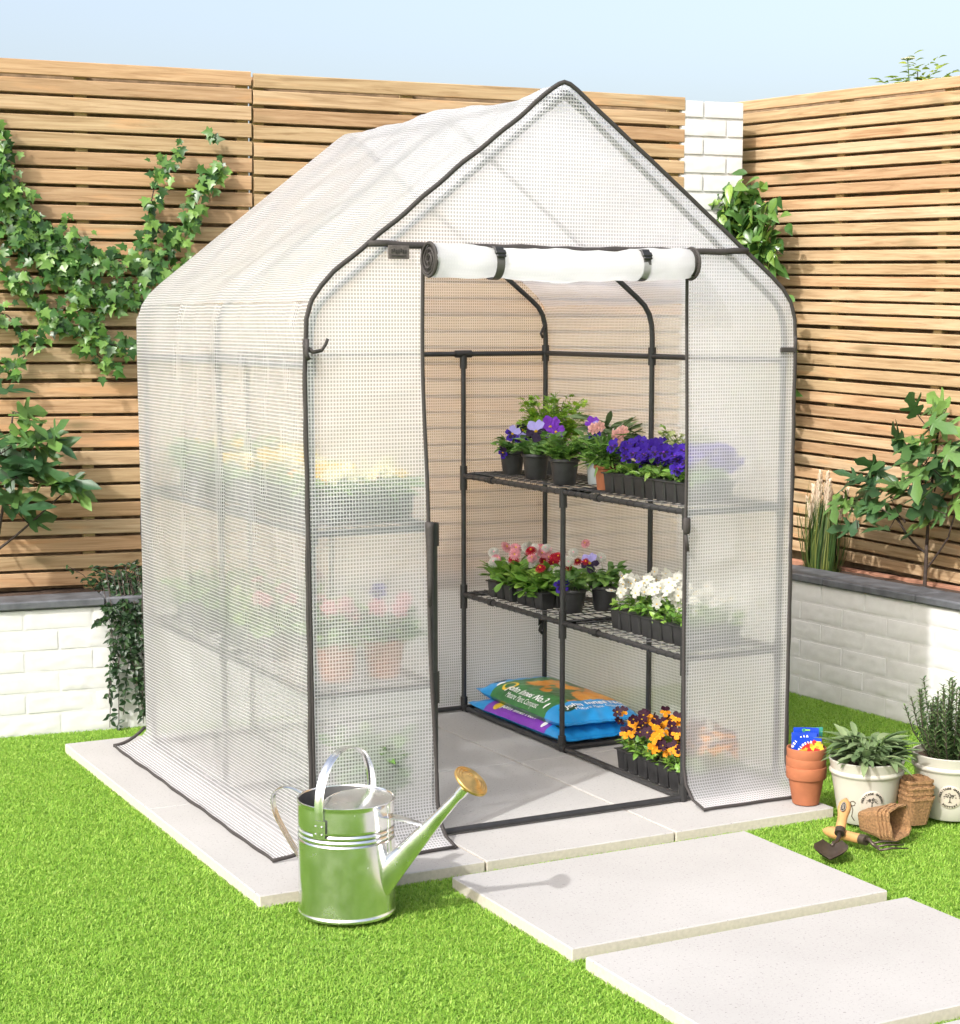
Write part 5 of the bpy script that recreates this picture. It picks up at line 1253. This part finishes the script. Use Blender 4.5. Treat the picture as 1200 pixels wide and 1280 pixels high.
lab5 = ['innermost fibre pot of the lying stack, its closed base to the left', 'second fibre pot from the left in the lying stack', 'third fibre pot from the left in the lying stack', 'rightmost fibre pot of the lying stack, its open mouth facing the camera']
axis = Matrix.Translation((1.398, -.455, ZG+.040)) @ Matrix.Rotation(R(-78), 4, 'Z') @ Matrix.Rotation(R(82), 4, 'Y')
for k in range(4):
    fibre(lab5[k], axis @ Matrix.Translation((0, 0, -.012+.0125*k)) @ Matrix.Rotation(R(6)+random.gauss(0, .03), 4, 'Z'), 'lying stack of fibre pots')

# hand tools
def handle(mb, a, b, rs, n=14):
    a, b = Vector(a), Vector(b); k = len(rs)-1; mb.tube([a.lerp(b, i/k) for i in range(k+1)], rs, n)
t = thing('hand_trowel', 'hand trowel with a pale wooden handle propped on the fork handle', 'trowel', (0, 0, 0))
nk, tp = Vector((1.262, -.505, .020)), Vector((1.335, -.437, .083)); dv = (tp-nk).normalized()
mb = MB(); handle(mb, nk+dv*.006, tp, [.0115, .0135, .0135, .0125, .0130, .0145, .0165, .0175, .0165, .0115, .004]); hd = mb.build('handle', M['handle'], t, True, 60)
mb = MB(); mb.tube([nk-dv*.006, nk+dv*.010], .0135, 16); mb.build('ferrule', M['toolsteel'], t, True, 50)
bl = Vector((1.205, -.545, ZL+.022))
mb = MB(); mb.tube([nk, nk-dv*.02, Vector((1.232, -.527, .0)), Vector((1.222, -.532, ZL+.024)), bl], [.006, .0058, .0055, .0055, .0045], 10); mb.build('shank', M['toolsteel'], t, True)
mb = MB(); f_ = Vector((-.66, -.75, -.06)).normalized(); s_ = Vector((0, 0, 1)).cross(f_).normalized(); nn = f_.cross(s_); vs = []; nu, nv = 14, 12
for i in range(nu+1):
    u_ = i/nu; hw = .040*(.62+.55*u_-.05)*(1 if u_ < .72 else max(.05, 1-((u_-.72)/.28)**2)**.5)
    hw = .043*min(1, .55+u_*1.0)*(1 if u_ < .6 else math.sqrt(max(.0009, 1-((u_-.6)/.4)**2.2)))
    for j in range(nv+1):
        v_ = -1+2*j/nv; vs.append(bl+f_*(.105*u_-.012)+s_*hw*v_+Vector((0, 0, 1))*(.020*(abs(v_)**2)*(hw/.038)-.006*math.sin(u_*3.1)-.010*u_*.4+.0))
fs = [[i*(nv+1)+j, (i+1)*(nv+1)+j, (i+1)*(nv+1)+j+1, i*(nv+1)+j+1] for i in range(nu) for j in range(nv)]
mb.add(vs, fs); mb.add([v-Vector((0, 0, .0018)) for v in vs], [f[::-1] for f in fs]); mb.build('blade', M['toolsteel'], t, True)
c = nk.lerp(tp, .62); sd_ = Vector((-.72, -.66, .2)); sd_ = (sd_-dv*sd_.dot(dv)).normalized(); u2_ = dv
mb = MB(); n = 18; rad = .0178; lf = lambda x, y: c+u2_*x+(sd_*math.cos(y/rad)+sd_.cross(dv)*math.sin(y/rad))*rad
mb.add([lf(0, 0)]+[lf(.018*math.cos(6.283*k/n), .0082*math.sin(6.283*k/n)) for k in range(n)], [[0, 1+k, 1+(k+1) % n] for k in range(n)]); em = mb.build('oval_badge', M['ink'], hd)
mb = MB(); rad = .0182
pts_ = [lf(.0155*math.cos(6.283*k/24), .0066*math.sin(6.283*k/24)) for k in range(24)]; mb.tube(pts_, .0005, 4, closed=True)
for k in range(5): mb.tube([lf(-.008+.004*k, -.003), lf(-.007+.004*k, .003)], .0005, 4)
mb.build('badge_print', M['stamp'], em)
mb = MB(); e = tp-dv*.012; lp = [e+Vector((.006, -.004, 0))*math.cos(a)+Vector((.0, 0, .006))*math.sin(a)+Vector((.017, -.009, -.004)) for a in [k*.42 for k in range(15)]]
mb.tube(lp, .0016, 5); mb.tube([lp[6], lp[6]+Vector((.004, -.006, -.02)), lp[6]+Vector((-.001, -.008, -.036)), lp[6]+Vector((.005, -.012, -.048))], .0014, 5); mb.build('leather_loop', M['cord'], t, True)

t = thing('hand_fork', 'hand fork with a pale wooden handle lying under the trowel handle', 'hand fork', (0, 0, 0))
a, b = Vector((1.278, -.455, ZL+.024)), Vector((1.296, -.552, ZL+.028)); dv = (b-a).normalized()
mb = MB(); handle(mb, a-dv*.03, b, [.005, .0125, .016, .0168, .016, .0145, .0135, .013, .0138, .0125]); mb.build('handle', M['handle'], t, True, 60)
mb = MB(); mb.tube([b-dv*.004, b+dv*.016], .0138, 16); mb.build('ferrule', M['toolsteel'], t, True, 50)
hb = Vector((1.302, -.602, ZL+.020)); mb = MB(); mb.tube([b+dv*.014, b+dv*.026+Vector((0, 0, .004)), hb+Vector((-.003, .012, .006)), hb], [.0055, .005, .0048, .0045], 8); mb.build('shank', M['toolsteel'], t, True)
cx_ = Vector((.60, .80, 0)).normalized(); td = Vector((.93, -.30, .0)).normalized(); pz = Vector((-td.y, td.x, 0))
mb = MB(); mb.tube([hb+pz*(-.030)+td*.0, hb+pz*(-.012), hb, hb+pz*.014, hb+pz*.030], [.0028, .0036, .0042, .0036, .0028], 8)
for k in (-.030, .0, .030): mb.tube([hb+pz*k, hb+pz*k*1.03+td*.03+Vector((0, 0, .004)), hb+pz*k+td*.075+Vector((0, 0, .001))], [.0032, .003, .0014], 7)
mb.build('tines', M['toolsteel'], t, True)
